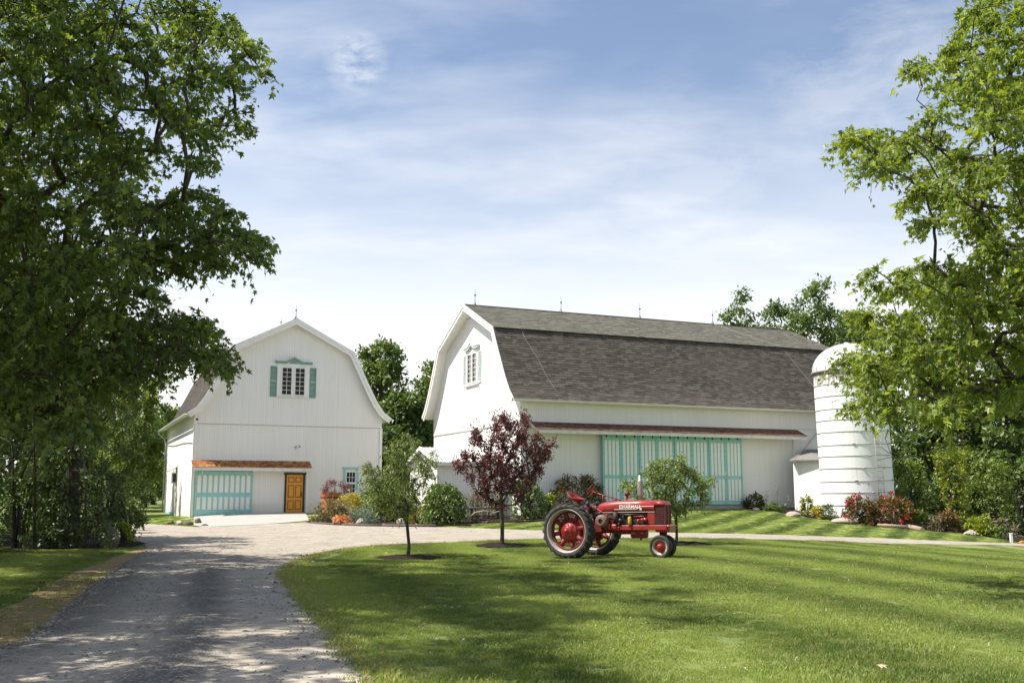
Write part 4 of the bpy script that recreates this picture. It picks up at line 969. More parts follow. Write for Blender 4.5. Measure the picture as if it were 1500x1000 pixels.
maple('bright green maple leaning in from the right edge over the lawn', (13.2, 19.2, z1(13.2, 19.2)), 12.5, [(shrink(RP_UP, 10), 15.6, 21.5, 185, .42, .56), (shrink(RP_LOW, 5), 16, 21, 165, .42, .54), (RP_OUT, 15, 24, 190, .85, .9)], .30, 'maple_bright', 'maple_bright1', 23, np.array([13, 19.2, 6.5]))
# its bare low branch
RB = empty('fallen_branch', tuple(at(1520, 520, 18.5)), 0) if False else None
r = rng(5); m = MB(); bp = [at(1560, 500, 18.8), at(1500, 545, 18.4), at(1450, 600, 18), at(1400, 645, 17.7), at(1350, 668, 17.4), at(1316, 668, 17.2)]
m.tube(bp, [.05, .042, .033, .024, .015, .008], 7)
for t, q in ((5, [(1300, 662), (1288, 652)]), (5, [(1302, 670), (1285, 674)]), (5, [(1305, 664), (1296, 640)]), (4, [(1330, 655), (1318, 646)]), (3, [(1378, 628), (1350, 618)])):
    m.tube([bp[t]]+[at(a, b, 17.2+.2*RND.random()) for a, b in q], [.008, .006, .003], 4)
mp_root = [o for o in bpy.data.objects if o.name.startswith('maple_tree')][-1]
o = m.build('bare_branch', M['bark'], mp_root); o.data.transform(Matrix.Translation(-Vector(mp_root.location)))

# trees further off ----------------------------------------------------------
def far_tree(label, px, d, top, wpx, mat, seed, n=130, leaves=120, size=.38, low=.28, kind='plain', group='trees beyond the barns', name='broadleaf_tree', lob=7, ztop=None):
    r = rng(seed); b = at(px, 720, d); b[2] = z1(b[0], b[1]); topz = at(px, top, d)[2]; H = topz-b[2]; W = wpx*d/FPX
    ells = [((b[0], b[1], b[2]+H*(low+1)/2), (W*.42, W*.42, H*(1-low)/2*.96))]
    for k in range(lob):
        a = 2*math.pi*(k+r.random())/lob; hz = r.uniform(low+.14, .82); s = r.uniform(.20, .30)*W; rr = W*.5-s
        ells.append(((b[0]+math.cos(a)*rr, b[1]+math.sin(a)*rr, b[2]+H*hz), (s, s, min(s*.85, H*.16))))
    ells.append(((b[0]+r.normal(0, W*.06), b[1], b[2]+H*.86), (W*.30, W*.30, H*.13)))
    C = crown_pts(ells, n, r, .55*W/(n**.38)*.5, .55); C[:, 2] = np.minimum(C[:, 2], topz-.4)
    return tree(name, label, 'tree', b, H, C, max(.6, W*.125), leaves, size, kind, mat, r, r0=max(.14, H*.02), rtip=.03, group=group, trunk_to=.7, flat=.7, droop=.25, hang=.35, tw=7, outward=.8, spread=.6)[0]
far_tree('tall broadleaf tree right behind the small barn, highest between the barns', 552, 78, 500, 92, 'tree_a', 101, n=120)
far_tree('thin tree showing beside the left eave of the long barn', 632, 84, 528, 60, 'tree_a', 102, n=75)
far_tree('low green tree filling the gap between the two barns', 590, 72, 575, 84, 'tree_a', 103, n=105, low=.06)
far_tree('dark low tree against the right wall of the small barn', 580, 68, 628, 70, 'tree_c', 104, n=75, low=.02)
far_tree('broad conical tree above the right half of the long barn roof', 1098, 92, 424, 128, 'tree_a', 105, n=120, low=.2)
far_tree('small round tree top between two taller ones over the barn roof', 1157, 96, 440, 74, 'tree_c', 106, n=75, low=.2)
far_tree('tall rounded tree rising behind the silo dome', 1216, 88, 410, 134, 'tree_a', 107, n=135, low=.15)
far_tree('dark tree directly behind the silo', 1275, 82, 455, 100, 'tree_c', 108, n=105, low=.1)
for i, (px, d, top, w, mt, lab) in enumerate(((1345, 76, 470, 130, 'tree_c', 'dark tree just right of the silo behind the maple leaves'), (1428, 72, 455, 130, 'tree_a', 'leafy tree behind the narrow upright tree'), (1510, 70, 440, 140, 'tree_c', 'dark tree at the right edge behind the flower bed'),
        (1390, 66, 585, 110, 'tree_c', 'low shaded tree behind the rose bushes'), (1480, 64, 560, 110, 'tree_a', 'low spreading tree at the right edge of the woods'))):
    far_tree(lab, px, d, top, w, mt, 120+i, n=75, low=.05, leaves=140)
for i, (px, d, top, w, mt, lab) in enumerate(((212, 80, 548, 118, 'tree_b', 'sunlit green tree just left of the small barn'), (140, 64, 560, 120, 'tree_b', 'sunlit tree behind the vine covered trunk'), (245, 84, 600, 70, 'tree_c', 'dark low tree against the left wall of the small barn'),
        (80, 60, 520, 130, 'tree_b', 'bright tree glimpsed through the left thicket'), (15, 56, 500, 130, 'tree_a', 'tree behind the thicket at the left edge'), (-70, 60, 450, 150, 'tree_a', 'tree far left beyond the thicket'))):
    far_tree(lab, px, d, top, w, mt, 140+i, n=70, low=.06 if px != 212 else .12, leaves=130, size=.30)
for i, (px, d, top, w, mt, lab) in enumerate(((178, 72, 556, 100, 'tree_b', 'sunlit tree between the vine covered trunk and the small barn'), (225, 88, 590, 80, 'tree_a', 'tree showing under the eave left of the small barn'))):
    far_tree(lab, px, d, top, w, mt, 160+i, n=80, low=.04, leaves=150, size=.32)
for i, (X, Y, H, W, lab) in enumerate(((-16.2, 24.5, 12, 8, 'tall woodland tree just left of the maple'), (-19.5, 25, 13.5, 9, 'tall woodland tree left of the driveway outside the picture'), (-24, 33, 14, 10, 'tall woodland tree behind the thicket on the left'), (-18.5, 33.5, 11, 7.5, 'woodland tree behind the vine covered trunk'))):
    dd = Y; pxx = 750+FPX*X/Y; far_tree(lab, pxx, Y, 721.5-(H-EYE)*FPX/Y*1.0, W*FPX/Y, 'tree_c', 170+i, n=110, leaves=130, size=.26, low=.16, group='woodland trees on the left')
k = 0
for px in range(-260, 1900, 120):
    k += 1; dd = 118+22*((k*7) % 5)/5
    far_tree('distant tree in the belt of woods on the horizon', px, dd, 628-14*((k*5) % 4), 150, ('tree_a', 'tree_c')[k % 2], 200+k, n=26, leaves=90, size=.75, low=.02, group='distant tree belt', lob=4)

# left thicket ------------------------------------------------------------------
r = rng(31); b = at(104, 720, 30.4); b[2] = z1(b[0], b[1])
C = np.concatenate([poly_pts([(78, 560), (128, 560), (150, 660), (158, 790), (75, 795), (70, 650)], 29.4, 31.2, 120, r, .3), poly_pts([(0, 470), (180, 470), (200, 600), (130, 640), (0, 640)], 29.5, 35, 60, r, .6)])
tree('vine_covered_tree', 'dark tree trunk wrapped in climbing vines on the left', 'tree', b, 7.5, C, np.concatenate([np.full(120, .34), np.full(len(C)-120, .7)]), 95, .13, 'plain', 'tree_c', r, r0=.30, trunk_to=.95, flat=1, droop=.5, hang=.7, crown='vines')
for i, (px, py, w, h, lab, mt, sz, lv) in enumerate(((172, 796, 66, 150, 'tall shrub with sunlit tips above the brown boulder', 'box_leaf', .13, 2600), (140, 800, 60, 120, 'dark vine tangle right of the vine covered trunk', 'tree_c', .12, 1900), (62, 802, 70, 110, 'dark shrub left of the vine covered trunk', 'tree_c', .12, 1700), (8, 806, 80, 120, 'dark shrub at the left edge of the picture', 'tree_c', .13, 1600),
        (-70, 812, 110, 170, 'large dark shrub just outside the left edge', 'tree_c', .14, 2200), (40, 782, 80, 150, 'lighter shrub deeper in the left thicket', 'tree_b', .16, 1500), (110, 780, 90, 130, 'lighter shrub behind the vine covered trunk', 'tree_b', .16, 1500), (20, 788, 90, 110, 'sunlit shrub low behind the bare leaning stems', 'tree_b', .15, 2200), (78, 785, 80, 100, 'sunlit shrub just left of the vine covered trunk', 'tree_b', .15, 2200), (148, 783, 60, 100, 'sunlit shrub behind the dark vine tangle', 'box_leaf', .15, 1800), (196, 775, 34, 60, 'low sunlit shrub at the edge of the gravel', 'box_leaf', .11, 700))):
    bush('thicket_shrub', lab, 'shrub', px, py, w, h, lv, sz, 'plain', mt, rng(300+i), group='thicket shrubs', droop=.5, hang=.5)
bush('leafy_weed', 'small bright leafy plant right of the brown boulder', 'plant', 180, 801, 26, 34, 260, .12, 'plain', 'lime_leaf', rng(320))
bush('round_shrub', 'small pale round shrub on the grass left of the small barn', 'shrub', 192, 762, 16, 16, 420, .12, 'round', 'box_leaf', rng(321))
# thin leaning stems in the thicket
m = MB()
for a, b_ in (((0, 690), (85, 628)), ((0, 672), (78, 672)), ((20, 790), (10, 560)), ((50, 800), (46, 590)), ((0, 640), (60, 690)), ((140, 800), (150, 640)), ((125, 800), (118, 620)), ((30, 700), (70, 600))):
    m.tube([at(*a, 29.6), at((a[0]+b_[0])/2+4, (a[1]+b_[1])/2-5, 29.8), at(*b_, 30)], [.032, .026, .014], 6)
tw_root = empty('dead_tree', tuple(at(20, 795, 29.6)), 0, 'bare dark stems leaning through the left thicket', 'dead tree'); o = m.build('branches', M['bark'], tw_root); o.data.transform(Matrix.Translation(-Vector(tw_root.location)))

# young trees on the lawn ---------------------------------------------------------
g = gnd(598, 817); r = rng(41)
C = poly_pts([(588, 634), (604, 640), (612, 668), (640, 658), (628, 680), (636, 700), (612, 712), (622, 735), (600, 752), (570, 748), (545, 735), (550, 715), (530, 690), (545, 672), (566, 684), (572, 655)], g[1]-.85, g[1]+.85, 105, r, .2)
tree('young_tree', 'young green tree with slender trunk in a mulch ring left of the purple tree', 'tree', g, 3.2, C, .25, 66, .110, 'narrow', 'young', r, r0=.042, rtip=.006, trunk_to=.8, lean=(-.1, 0), flat=.8, droop=.7, hang=.9, tw=8, twigs=True, bark='bark')
g = gnd(735, 799.5); r = rng(42)
C = poly_pts([(735, 598), (752, 622), (772, 606), (782, 640), (812, 650), (798, 676), (785, 700), (768, 712), (770, 732), (745, 742), (722, 738), (705, 722), (690, 712), (680, 690), (665, 678), (690, 660), (694, 618), (712, 636)], g[1]-1.0, g[1]+1.0, 170, r, .2)
tree('plum_tree', 'purple leaved tree with upswept branches in front of the long barn', 'tree', g, 4.2, C, .25, 95, .088, 'plain', 'plum', r, r0=.062, rtip=.007, trunk_to=.55, flat=1.3, droop=-.25, hang=-.35, tw=9, twigs=True, arch=-.05)
g = gnd(991, 797); r = rng(43)
C = poly_pts([(962, 666), (980, 676), (1000, 668), (1012, 690), (1040, 700), (1042, 722), (1030, 745), (1010, 738), (1000, 752), (975, 755), (950, 745), (935, 735), (912, 715), (918, 700), (945, 700), (950, 682)], g[1]-.95, g[1]+.95, 150, r, .2)
tree('young_tree', 'small round headed green tree right behind the red tractor', 'tree', g, 3.0, C, .24, 58, .10, 'plain', 'young', r, r0=.045, rtip=.006, trunk_to=.7, flat=.9, droop=.4, hang=.5, tw=8, twigs=True)

# shrubs and flowers -------------------------------------------------------------
B_ = lambda *a, **k: bush(*a, **k)
B_('low_shrub', 'low mottled green and pink shrub beside the concrete pad', 'shrub', 480, 767, 66, 32, 2100, .13, 'plain', 'mottled', rng(401))
B_('coral_plant', 'small coral orange plant on the edge of the gravel', 'plant', 498, 770, 30, 15, 520, .20, 'narrow', 'orange_leaf', rng(402), hang=.5, droop=.5)
B_('golden_shrub', 'golden yellow shrub below the small teal window', 'shrub', 514, 762, 56, 42, 2300, .13, 'plain', 'yellow_leaf', rng(403))
B_('golden_shrub', 'yellow low shrub at the foot of the green mound', 'shrub', 611, 769, 30, 24, 800, .13, 'plain', 'yellow_leaf', rng(404))
B_('golden_shrub', 'yellow green shrub behind the young tree trunk', 'shrub', 603, 762, 24, 34, 700, .13, 'plain', 'yellow_leaf', rng(405))
B_('dark_shrub', 'dark green shrub between the golden shrub and the young tree', 'shrub', 552, 766, 62, 52, 3000, .14, 'plain', 'tree_a', rng(406))
B_('dark_shrub', 'dark green shrub directly behind the young tree', 'shrub', 585, 764, 48, 56, 2400, .14, 'plain', 'tree_c', rng(407))
B_('dark_shrub', 'dark shrub under the small teal window', 'shrub', 528, 757, 46, 42, 1800, .14, 'plain', 'tree_c', rng(408), off=1.5)
B_('blue_grass', 'tuft of blue grey grass left of the pale rock', 'ornamental grass', 516, 767.5, 22, 16, 300, .32, 'blade', 'blue_leaf', rng(409), hang=-.5)
B_('blue_grass', 'tuft of blue grey grass right of the pale rock', 'ornamental grass', 541, 768.5, 26, 22, 380, .36, 'blade', 'blue_leaf', rng(410), hang=-.5)
B_('weeping_shrub', 'dark green weeping mound left of the lean-to shed', 'shrub', 648, 770, 78, 66, 7600, .14, 'plain', 'box_leaf', rng(411), droop=1.0, hang=1.3)
B_('weeping_shrub', 'dark weeping shrub behind the purple tree trunk', 'shrub', 772, 763, 64, 66, 3600, .14, 'plain', 'tree_a', rng(412), droop=1.0, hang=1.2)
B_('lime_shrub', 'lime yellow shrub just left of the tractor seat', 'shrub', 803, 760, 28, 34, 1100, .12, 'plain', 'lime_leaf', rng(413))
B_('red_tipped_shrub', 'large shrub with reddish tips behind the tractor seat', 'shrub', 846, 753, 104, 58, 5200, .14, 'plain', 'red_tip', rng(414))
B_('box_shrub', 'dark green shrub beside the last teal door', 'shrub', 1109, 747, 38, 24, 1300, .14, 'plain', 'rose_leaf', rng(415))
B_('low_perennial', 'low green plants under the dry stalks by the barn wall', 'plant', 1140, 750, 40, 13, 800, .14, 'plain', 'box_leaf', rng(416))
B_('lime_shrub', 'upright lime green shrub by the feed room', 'shrub', 1184, 757, 17, 32, 700, .13, 'plain', 'lime_leaf', rng(417), shape='column')
B_('golden_shrub', 'small golden shrub at the foot of the silo', 'shrub', 1198, 760.5, 20, 18, 560, .13, 'plain', 'yellow_leaf', rng(418))
B_('low_shrub', 'low grey green shrub at the left foot of the silo', 'shrub', 1217, 762, 26, 23, 900, .14, 'narrow', 'box_leaf', rng(419), hang=-.2)
B_('rose_bush', 'red flowering bush right in front of the silo', 'rose bush', 1268, 770, 60, 42, 2300, .15, 'plain', 'rose_leaf', rng(420), group='red flowering bushes', flowers=('rose', 75, .125))
B_('rose_bush', 'red flowering bush at the right foot of the silo', 'rose bush', 1318, 773, 66, 47, 2600, .15, 'plain', 'red_tip', rng(421), group='red flowering bushes', flowers=('rose', 48, .12))
B_('rose_bush', 'small reddish bush right of the two red flowering ones', 'rose bush', 1397, 780, 44, 31, 1500, .14, 'plain', 'red_tip', rng(422), group='red flowering bushes', flowers=('rose', 26, .08))
B_('green_shrub', 'small green shrub between the red flowering bushes', 'shrub', 1353, 775, 30, 26, 900, .14, 'plain', 'box_leaf', rng(423))
B_('low_perennial', 'pale grey green plants left of the small reddish bush', 'plant', 1374, 778, 26, 20, 500, .2, 'narrow', 'sage', rng(424))
B_('box_shrub', 'neat bright green boxwood on the right of the bed', 'shrub', 1446, 786, 50, 28, 2300, .13, 'round', 'lime_leaf', rng(425))
B_('low_perennial', 'low leafy plants around the white post', 'plant', 1468, 790, 34, 20, 700, .14, 'plain', 'box_leaf', rng(426))
B_('low_perennial', 'feathery plants at the right end of the bed', 'plant', 1492, 789, 30, 26, 700, .25, 'narrow', 'sage', rng(427), off=1)
bush('columnar_tree', 'narrow upright tree with pale yellow tips behind the red bushes', 'tree', 1412, 776, 62, 116, 4200, .15, 'plain', 'lime_leaf', rng(428), d=54, shape='vase', hang=-.3, stems=14)
for i, (px, py, w, h, lab, mt) in enumerate(((1345, 776, 74, 92, 'light green bushy shrub right of the silo', 'tree_b'), (1470, 780, 90, 112, 'light green layered shrub at the right edge', 'tree_b'), (1385, 776, 60, 70, 'green shrub behind the small reddish bush', 'tree_a'), (1440, 776, 60, 74, 'shaded green shrub behind the boxwood', 'tree_a'), (1515, 786, 80, 120, 'tall shrub at the right edge of the bed', 'tree_a'))):
    bush('background_shrub', lab, 'shrub', px, py, w, h, 3000, .21, 'plain', mt, rng(440+i), d=58+i*.6, group='shrubs behind the flower bed')
# dry stalks beside the barn wall
for i, (px, hpx, lab) in enumerate(((1123, 30, 'bent dry stalk beside the last teal door'), (1140, 38, 'tall dry stalk in front of the barn wall'), (1155, 22, 'short dry stalk near the tan rock'))):
    g = gnd(px, 749); k = g[1]/FPX; m = MB(); h = hpx*k; rr = random.Random(i)
    root = empty('dry_stalk', tuple(g), 0, lab, 'plant', 'dry stalks by the barn')
    m.tube([(0, 0, -.05), (.05*rr.uniform(-1, 1), 0, h*.5), (.15*rr.uniform(-1, 1), .05, h)], [.02, .016, .008], 5); m.build('stem', M['old_wood'], root)
    n = 26; P = np.stack([np.array([rr.uniform(-.12, .12) for _ in range(n)]), np.array([rr.uniform(-.1, .1) for _ in range(n)]), np.array([rr.uniform(.3, 1)*h for _ in range(n)])], 1)
    o = link('leaves', leaf_cloud('leaves', P, NR.normal(0, 1, (n, 3)), NR.normal(0, 1, (n, 3)), np.full(n, .14), 'narrow', M['sage']), root); o['kind'] = 'stuff'
for i, (px, py, w, h, lab) in enumerate(((694, 764, 30, 34, 'tall dry grass left of the rustic bench'), (722, 762, 40, 30, 'thin pale grass behind the rustic bench'))):
    bush('tall_grass', lab, 'ornamental grass', px, py, w, h, 260, .55, 'blade', 'sage', rng(460+i), hang=-1.3, droop=-.2, off=.8, group='tall grasses by the shed')

# planters -------------------------------------------------------------------
def tub(label, px, py, w, h, plant):
    g = gnd(px, py); k = g[1]/FPX; R = w*k/2; H = h*k; root = empty('planter_tub', tuple(g), .3, label, 'planter')
    ns = 14; sg = MB(); a = math.pi/ns*.97
    sg.add([(R*.86*math.cos(-a), R*.86*math.sin(-a), 0), (R*.86*math.cos(a), R*.86*math.sin(a), 0), (R*math.cos(a), R*math.sin(a), H), (R*math.cos(-a), R*math.sin(-a), H), (R*.76*math.cos(-a), R*.76*math.sin(-a), 0), (R*.76*math.cos(a), R*.76*math.sin(a), 0), (R*.9*math.cos(a), R*.9*math.sin(a), H), (R*.9*math.cos(-a), R*.9*math.sin(-a), H)],
           [(0, 1, 2, 3), (7, 6, 5, 4), (3, 2, 6, 7), (0, 3, 7, 4), (1, 5, 6, 2), (1, 0, 4, 5)])
    sm = sg.mesh('stave', M['tub'])
    for i in range(ns): link('stave', sm, root, None, (0, 0, 2*math.pi*i/ns))
    for z in (.16, .80):
        rr = R*(.86+.14*z); MB().lathe([(rr+.002, H*z-.03), (rr+.016, H*z-.03), (rr+.018, H*z+.03), (rr+.004, H*z+.03)], 28, close=True).build('band', M['dark_metal'], root)
    MB().lathe([(R*.88, H*.9), (R*.4, H*.93), (0, H*.95)], 20).build('soil', M['mulch'], root)
    return g, H
g, H = tub('orange wooden tub under the maroon weeping plant', 484, 756, 30, 34, None)
bush('weeping_maple', 'maroon weeping plant spilling over the orange tub', 'plant', 492, 756, 52, 22, 1500, .13, 'narrow', 'maroon_leaf', rng(480), lift=H*.92, hang=.8, droop=.9, off=-1.0)
tub('orange wooden tub partly hidden behind the young tree', 604, 750, 18, 30, None)

# rocks, stones, bench, post ------------------------------------------------------
def rock(label, px, py, w, h, mat, seed, name='rock', group=None, dep=.7, cat='rock'):
    g = gnd(px, py); k = g[1]/FPX; r_ = random.Random(seed); W, H = w*k/2, h*k
    import bmesh
    bm = bmesh.new(); bmesh.ops.create_icosphere(bm, subdivisions=3, radius=1)
    off = [Vector((r_.uniform(-1, 1), r_.uniform(-1, 1), r_.uniform(-1, 1))).normalized() for _ in range(9)]; cut = [r_.uniform(.62, .95) for _ in range(9)]
    for v in bm.verts:
        p = v.co.copy()
        for o_, c_ in zip(off, cut):
            e = p.dot(o_)-c_
            if e > 0: p -= o_*e*.9
        p *= 1+r_.uniform(-.025, .025); v.co = Vector((p.x*W, p.y*W*dep, (p.z*.62+.38)*H))
    me = bpy.data.meshes.new(name); bm.to_mesh(me); bm.free(); me.materials.append(M[mat])
    return tag(link(name, me, None, (g[0], g[1]+W*dep*.5, g[2]-.03), (0, 0, r_.uniform(-.4, .4))), label, cat, group)
rock('large brown boulder at the foot of the left thicket', 155, 803, 32, 34, 'rock_dark', 1, 'boulder')
for i, (px, py, w, h, mt, lab) in enumerate(((250, 768, 12, 7, 'rock_dark', 'flat stone left of the small barn corner'), (262, 769, 12, 8, 'rock', 'pale block under the small barn corner'), (276, 769, 12, 8, 'rock_dark', 'brown stone under the corner board of the small barn'), (289, 767, 11, 10, 'rock_dark', 'dark upright stone by the garage door'), (299, 771, 12, 5, 'rock_dark', 'flat dark stone on the edge of the concrete pad'),
        (527, 768.5, 13, 11, 'rock', 'pale rock between the blue grass tufts'), (591, 768.5, 22, 12, 'rock', 'tan rock left of the young tree trunk'), (562, 769.5, 10, 4, 'tub', 'small reddish stone in the first bed'),
        (1163, 757, 22, 9, 'rock', 'tan rock in front of the feed room'), (1108, 748, 12, 6, 'rock', 'pale stone below the shrub at the last teal door'), (1240, 767, 40, 10, 'rock', 'long pale rock left of the red bushes'), (1295, 771.5, 22, 6, 'rock', 'flat pale rock between the two red bushes'), (1424, 784, 22, 9, 'rock', 'pale rock left of the boxwood'), (1499, 797, 12, 8, 'tub', 'orange stone at the right edge of the bed'))):
    rock(lab, px, py, w, h, mt, 20+i)
for i in range(26):
    px = 676+i*6.2; rock('small pale edging stone along the front of the barn bed', px, 767.5-.045*(px-676)+RND.uniform(-.4, .4), RND.uniform(4, 7), RND.uniform(2.2, 3.6), 'rock', 60+i, 'edging_stone', 'edging stones along the barn bed', cat='stone')
for i, (pts, lab) in enumerate((([(1328, 773), (1352, 779)], 'bleached log lying at the edge of the bed'), ([(1285, 771), (1330, 775)], 'thin log under the second red bush'))):
    a, b_ = gnd(*pts[0]), gnd(*pts[1]); root = empty('log', tuple(a), 0, lab, 'log'); d_ = b_-a
    MB().tube([(0, 0, .08), tuple(d_*.5+np.array([0, 0, .1])), tuple(d_+np.array([0, 0, .1]))], [.11-.04*i, .12-.04*i, .13-.04*i], 12).build('trunk', M['log'], root)
    ev = d_/np.linalg.norm(d_); o = MB().lathe([(.10-.04*i, 0), (0, .004)], 12, axis='x').build('cut_end', M['pale_wood'], root); o.location = tuple(d_+np.array([0, 0, .1])+ev*.004); o.rotation_euler = (0, 0, math.atan2(d_[1], d_[0]))
g = gnd(1482, 795); root = empty('marker_post', tuple(g), 0, 'short white post at the right end of the bed', 'post'); MB().box(-.055, .055, -.055, .055, -.1, .42, .01).build('post', M['white'], root); MB().box(-.07, .07, -.07, .07, .42, .45, .008).build('cap', M['white'], root)
g0, g1 = gnd(455, 767.5), gnd(640, 771.5); tmb = empty('edging_timber', tuple(g0), 0, 'long weathered timber edging along the gravel side of the bed', 'edging')
pr = gxy([(455, 767.5), (500, 770), (560, 771.3), (640, 771.8)])
for a, b_ in zip(pr, pr[1:]):
    o = MB().tube([(a[0]-g0[0], a[1]-g0[1], z1(*a)-g0[2]+.05), (b_[0]-g0[0]-.03, b_[1]-g0[1], z1(*b_)-g0[2]+.05)], .075, 8).build('timber', M['old_wood'], tmb)
# rustic bench by the shed
g = gnd(710, 764); bench = empty('rustic_bench', (g[0], g[1]+.5, g[2]), math.radians(8), 'rustic dark wood bench with pale branch braces beside the purple tree', 'bench'); k = g[1]/FPX
MB().box(-.85, .85, -.24, .24, .58, .65, .02).build('seat', M['old_wood'], bench); MB().box(-.7, .7, -.18, .18, .24, .29, .015).build('shelf', M['old_wood'], bench)
lg = MB().box(-.05, .05, -.05, .05, -.08, .58, .012).mesh('leg', M['old_wood'])
for x in (-.62, .62):
    for y in (-.17, .17): link('leg', lg, bench, (x, y, 0))
MB().tube([(-.66, -.25, .28), (-.5, -.26, .42), (-.1, -.27, .50), (.3, -.27, .46)], [.03, .03, .025, .02], 7).build('brace', M['pale_wood'], bench)
MB().tube([(.75, -.25, .50), (.5, -.27, .44), (.2, -.27, .38)], [.03, .025, .02], 7).build('brace', M['pale_wood'], bench)

# ------------------------------------------------------------------ tractor
PSI = math.radians(-31)
TX, TY = 1.91, 27.1; tz = z1(TX, TY); fz = z1(TX+2.28*math.cos(PSI), TY+2.28*math.sin(PSI))
TR = empty('tractor', (TX, TY, tz+.005), PSI, 'vintage red row crop tractor with big black rear tyres parked on the lawn', 'tractor')
TR.rotation_euler = (0, -math.atan2(fz-tz, 2.28), PSI)
def arc(r0, r1, a0, a1, n): return [(r0*math.cos(a), r1*math.sin(a)) for a in np.linspace(a0, a1, n)]
def wheel(y, side):
    """rear wheel, outer face towards side"""
    w = MB(); s = side
    # silver rim
    w.lathe([(.545, -.158), (.572, -.160), (.572, -.140), (.55, -.12), (.545, .12), (.572, .140), (.572, .160), (.545, .158), (.525, .12), (.512, .06), (.485, .02), (.485, -.02), (.512, -.06), (.525, -.12)], 56, axis='y', close=True)
    o = w.build('rear_wheel', M['rim'], TR, (0, y, .715)); fix_normals(o)
    t = MB(); P = [(.56, -.15), (.60, -.175), (.655, -.172), (.682, -.13), (.690, 0), (.682, .13), (.655, .172), (.60, .175), (.56, .15)]
    t.lathe(P, 64, axis='y'); fix_normals(t.build('tyre', M['rubber'], o))
    lg = MB(); NL = 23
    for k in range(NL):
        for sd in (-1, 1):
            a = 2*math.pi*(k+(.5 if sd > 0 else 0))/NL; pts = []
            for q, yy in enumerate((.01, .09, .165, .178)):
                aa = a+yy*.95; r_ = (.725, .722, .70, .64)[q]; rb = (.682, .678, .655, .62)[q]; hw = .030/.7
                pts.append((aa, sd*yy, r_, rb, hw))
            vs = []
            for aa, yy, r_, rb, hw in pts:
                for da_, rr in ((-hw*1.25, rb), (hw*1.25, rb), (hw*.8, r_), (-hw*.8, r_)): vs.append((rr*math.cos(aa+da_), yy, rr*math.sin(aa+da_)))
            fs = [(i*4+j, i*4+(j+1) % 4, i*4+4+(j+1) % 4, i*4+4+j) for i in range(3) for j in range(4)]+[(3, 2, 1, 0), (12, 13, 14, 15)]
            lg.add(vs, fs)
    l = lg.build('tread_lug', M['rubber'], o, kind='stuff'); fix_normals(l)
    d = MB(); yo = -s*.05
    d.lathe([(.0, yo-.03), (.30, yo-.03), (.335, yo-.012), (.335, yo+.012), (.30, yo+.03), (.0, yo+.03)], 40, axis='y')
    for k in range(8):
        a = 2*math.pi*k/8+.2; ca, sa = math.cos(a), math.sin(a)
        d.tube([(.28*ca, yo, .28*sa), (.40*ca, yo+s*.015, .40*sa), (.475*ca, yo+s*.03, .475*sa)], [.075, .062, .055], 6)
    fix_normals(d.build('wheel_disc', M['red_old'], o))
    r2 = MB(); r2.lathe([(.455, -.06), (.484, -.06), (.484, .05), (.455, .05)], 48, axis='y', close=True); fix_normals(r2.build('clamp_ring', M['red_old'], o))
    h = MB(); h.lathe([(.24, yo+s*.01), (.235, yo+s*.05), (.20, yo+s*.075), (.13, yo+s*.085), (.12, yo+s*.15), (.085, yo+s*.17), (.0, yo+s*.17)], 32, axis='y'); h.lathe([(.05, yo+s*.16), (.05, yo+s*.24), (0, yo+s*.24)], 16, axis='y')
    hb = fix_normals(h.build('hub', M['red'], o)); bm_ = MB()
    for k in range(8):
        a = 2*math.pi*k/8; bm_.lathe([(.018, yo+s*.078), (.018, yo+s*.10), (0, yo+s*.102)], 6, axis='y', c=(.165*math.cos(a), 0, .165*math.sin(a)), smooth=False)
    bm_.build('bolts', M['red_old'], hb)
wheel(-.80, -1); wheel(.80, 1)
def fwheel(y, s):
    w = MB(); w.lathe([(.195, -.05), (.21, -.055), (.21, .055), (.195, .05), (.18, .03), (.155, .02), (.155, -.02), (.18, -.03)], 36, axis='y', close=True)
    o = fix_normals(w.build('front_wheel', M['rim'], TR, (2.28, y, .295))); o.rotation_euler = (s*-.06, 0, 0)
    t = MB(); t.lathe([(.205, -.05), (.235, -.072), (.265, -.068), (.280, -.050), (.274, -.040), (.288, -.030), (.282, -.018), (.295, -.006), (.295, .006), (.282, .018), (.288, .030), (.274, .040), (.280, .050), (.265, .068), (.235, .072), (.205, .05)], 44, axis='y'); fix_normals(t.build('tyre', M['rubber'], o))
    d = MB(); d.lathe([(.16, 0), (.13, s*.012), (.10, s*.005), (.075, s*.03), (.065, s*.085), (.04, s*.10), (0, s*.10)], 28, axis='y'); hb = fix_normals(d.build('hub', M['red'], o))
    bm_ = MB()
    for k in range(6):
        a = 2*math.pi*k/6; bm_.lathe([(.013, s*.012), (.013, s*.035), (0, s*.036)], 6, axis='y', c=(.105*math.cos(a), 0, .105*math.sin(a)), smooth=False)
    bm_.build('bolts', M['red_old'], hb)
fwheel(-.17, -1); fwheel(.17, 1)
def loft(m, secs, n=20, p=3.2):
    """secs: (x, half width, z bottom, z top, exponent of the top corners)"""
    vs = []
    for x, hw, zb, zt_, pw in secs:
        for k in range(n+1):
            t = math.pi*k/n; c_, s_ = math.cos(t), math.sin(t)
            vs.append((x, hw*math.copysign(abs(c_)**(2/pw), c_), zb+(zt_-zb)*abs(s_)**(2/pw)))
    w = n+1; fs = [(i*w+k, i*w+k+1, (i+1)*w+k+1, (i+1)*w+k) for i in range(len(secs)-1) for k in range(n)]
    fs += [(i*w, (i+1)*w, (i+1)*w+n, i*w+n) for i in range(len(secs)-1)]
    m.add(vs, fs, True); b = len(m.v)-len(vs)
    m.f += [tuple(b+k for k in range(w)), tuple(b+(len(secs)-1)*w+k for k in range(w-1, -1, -1))]; m.sm += [False, False]
    return m
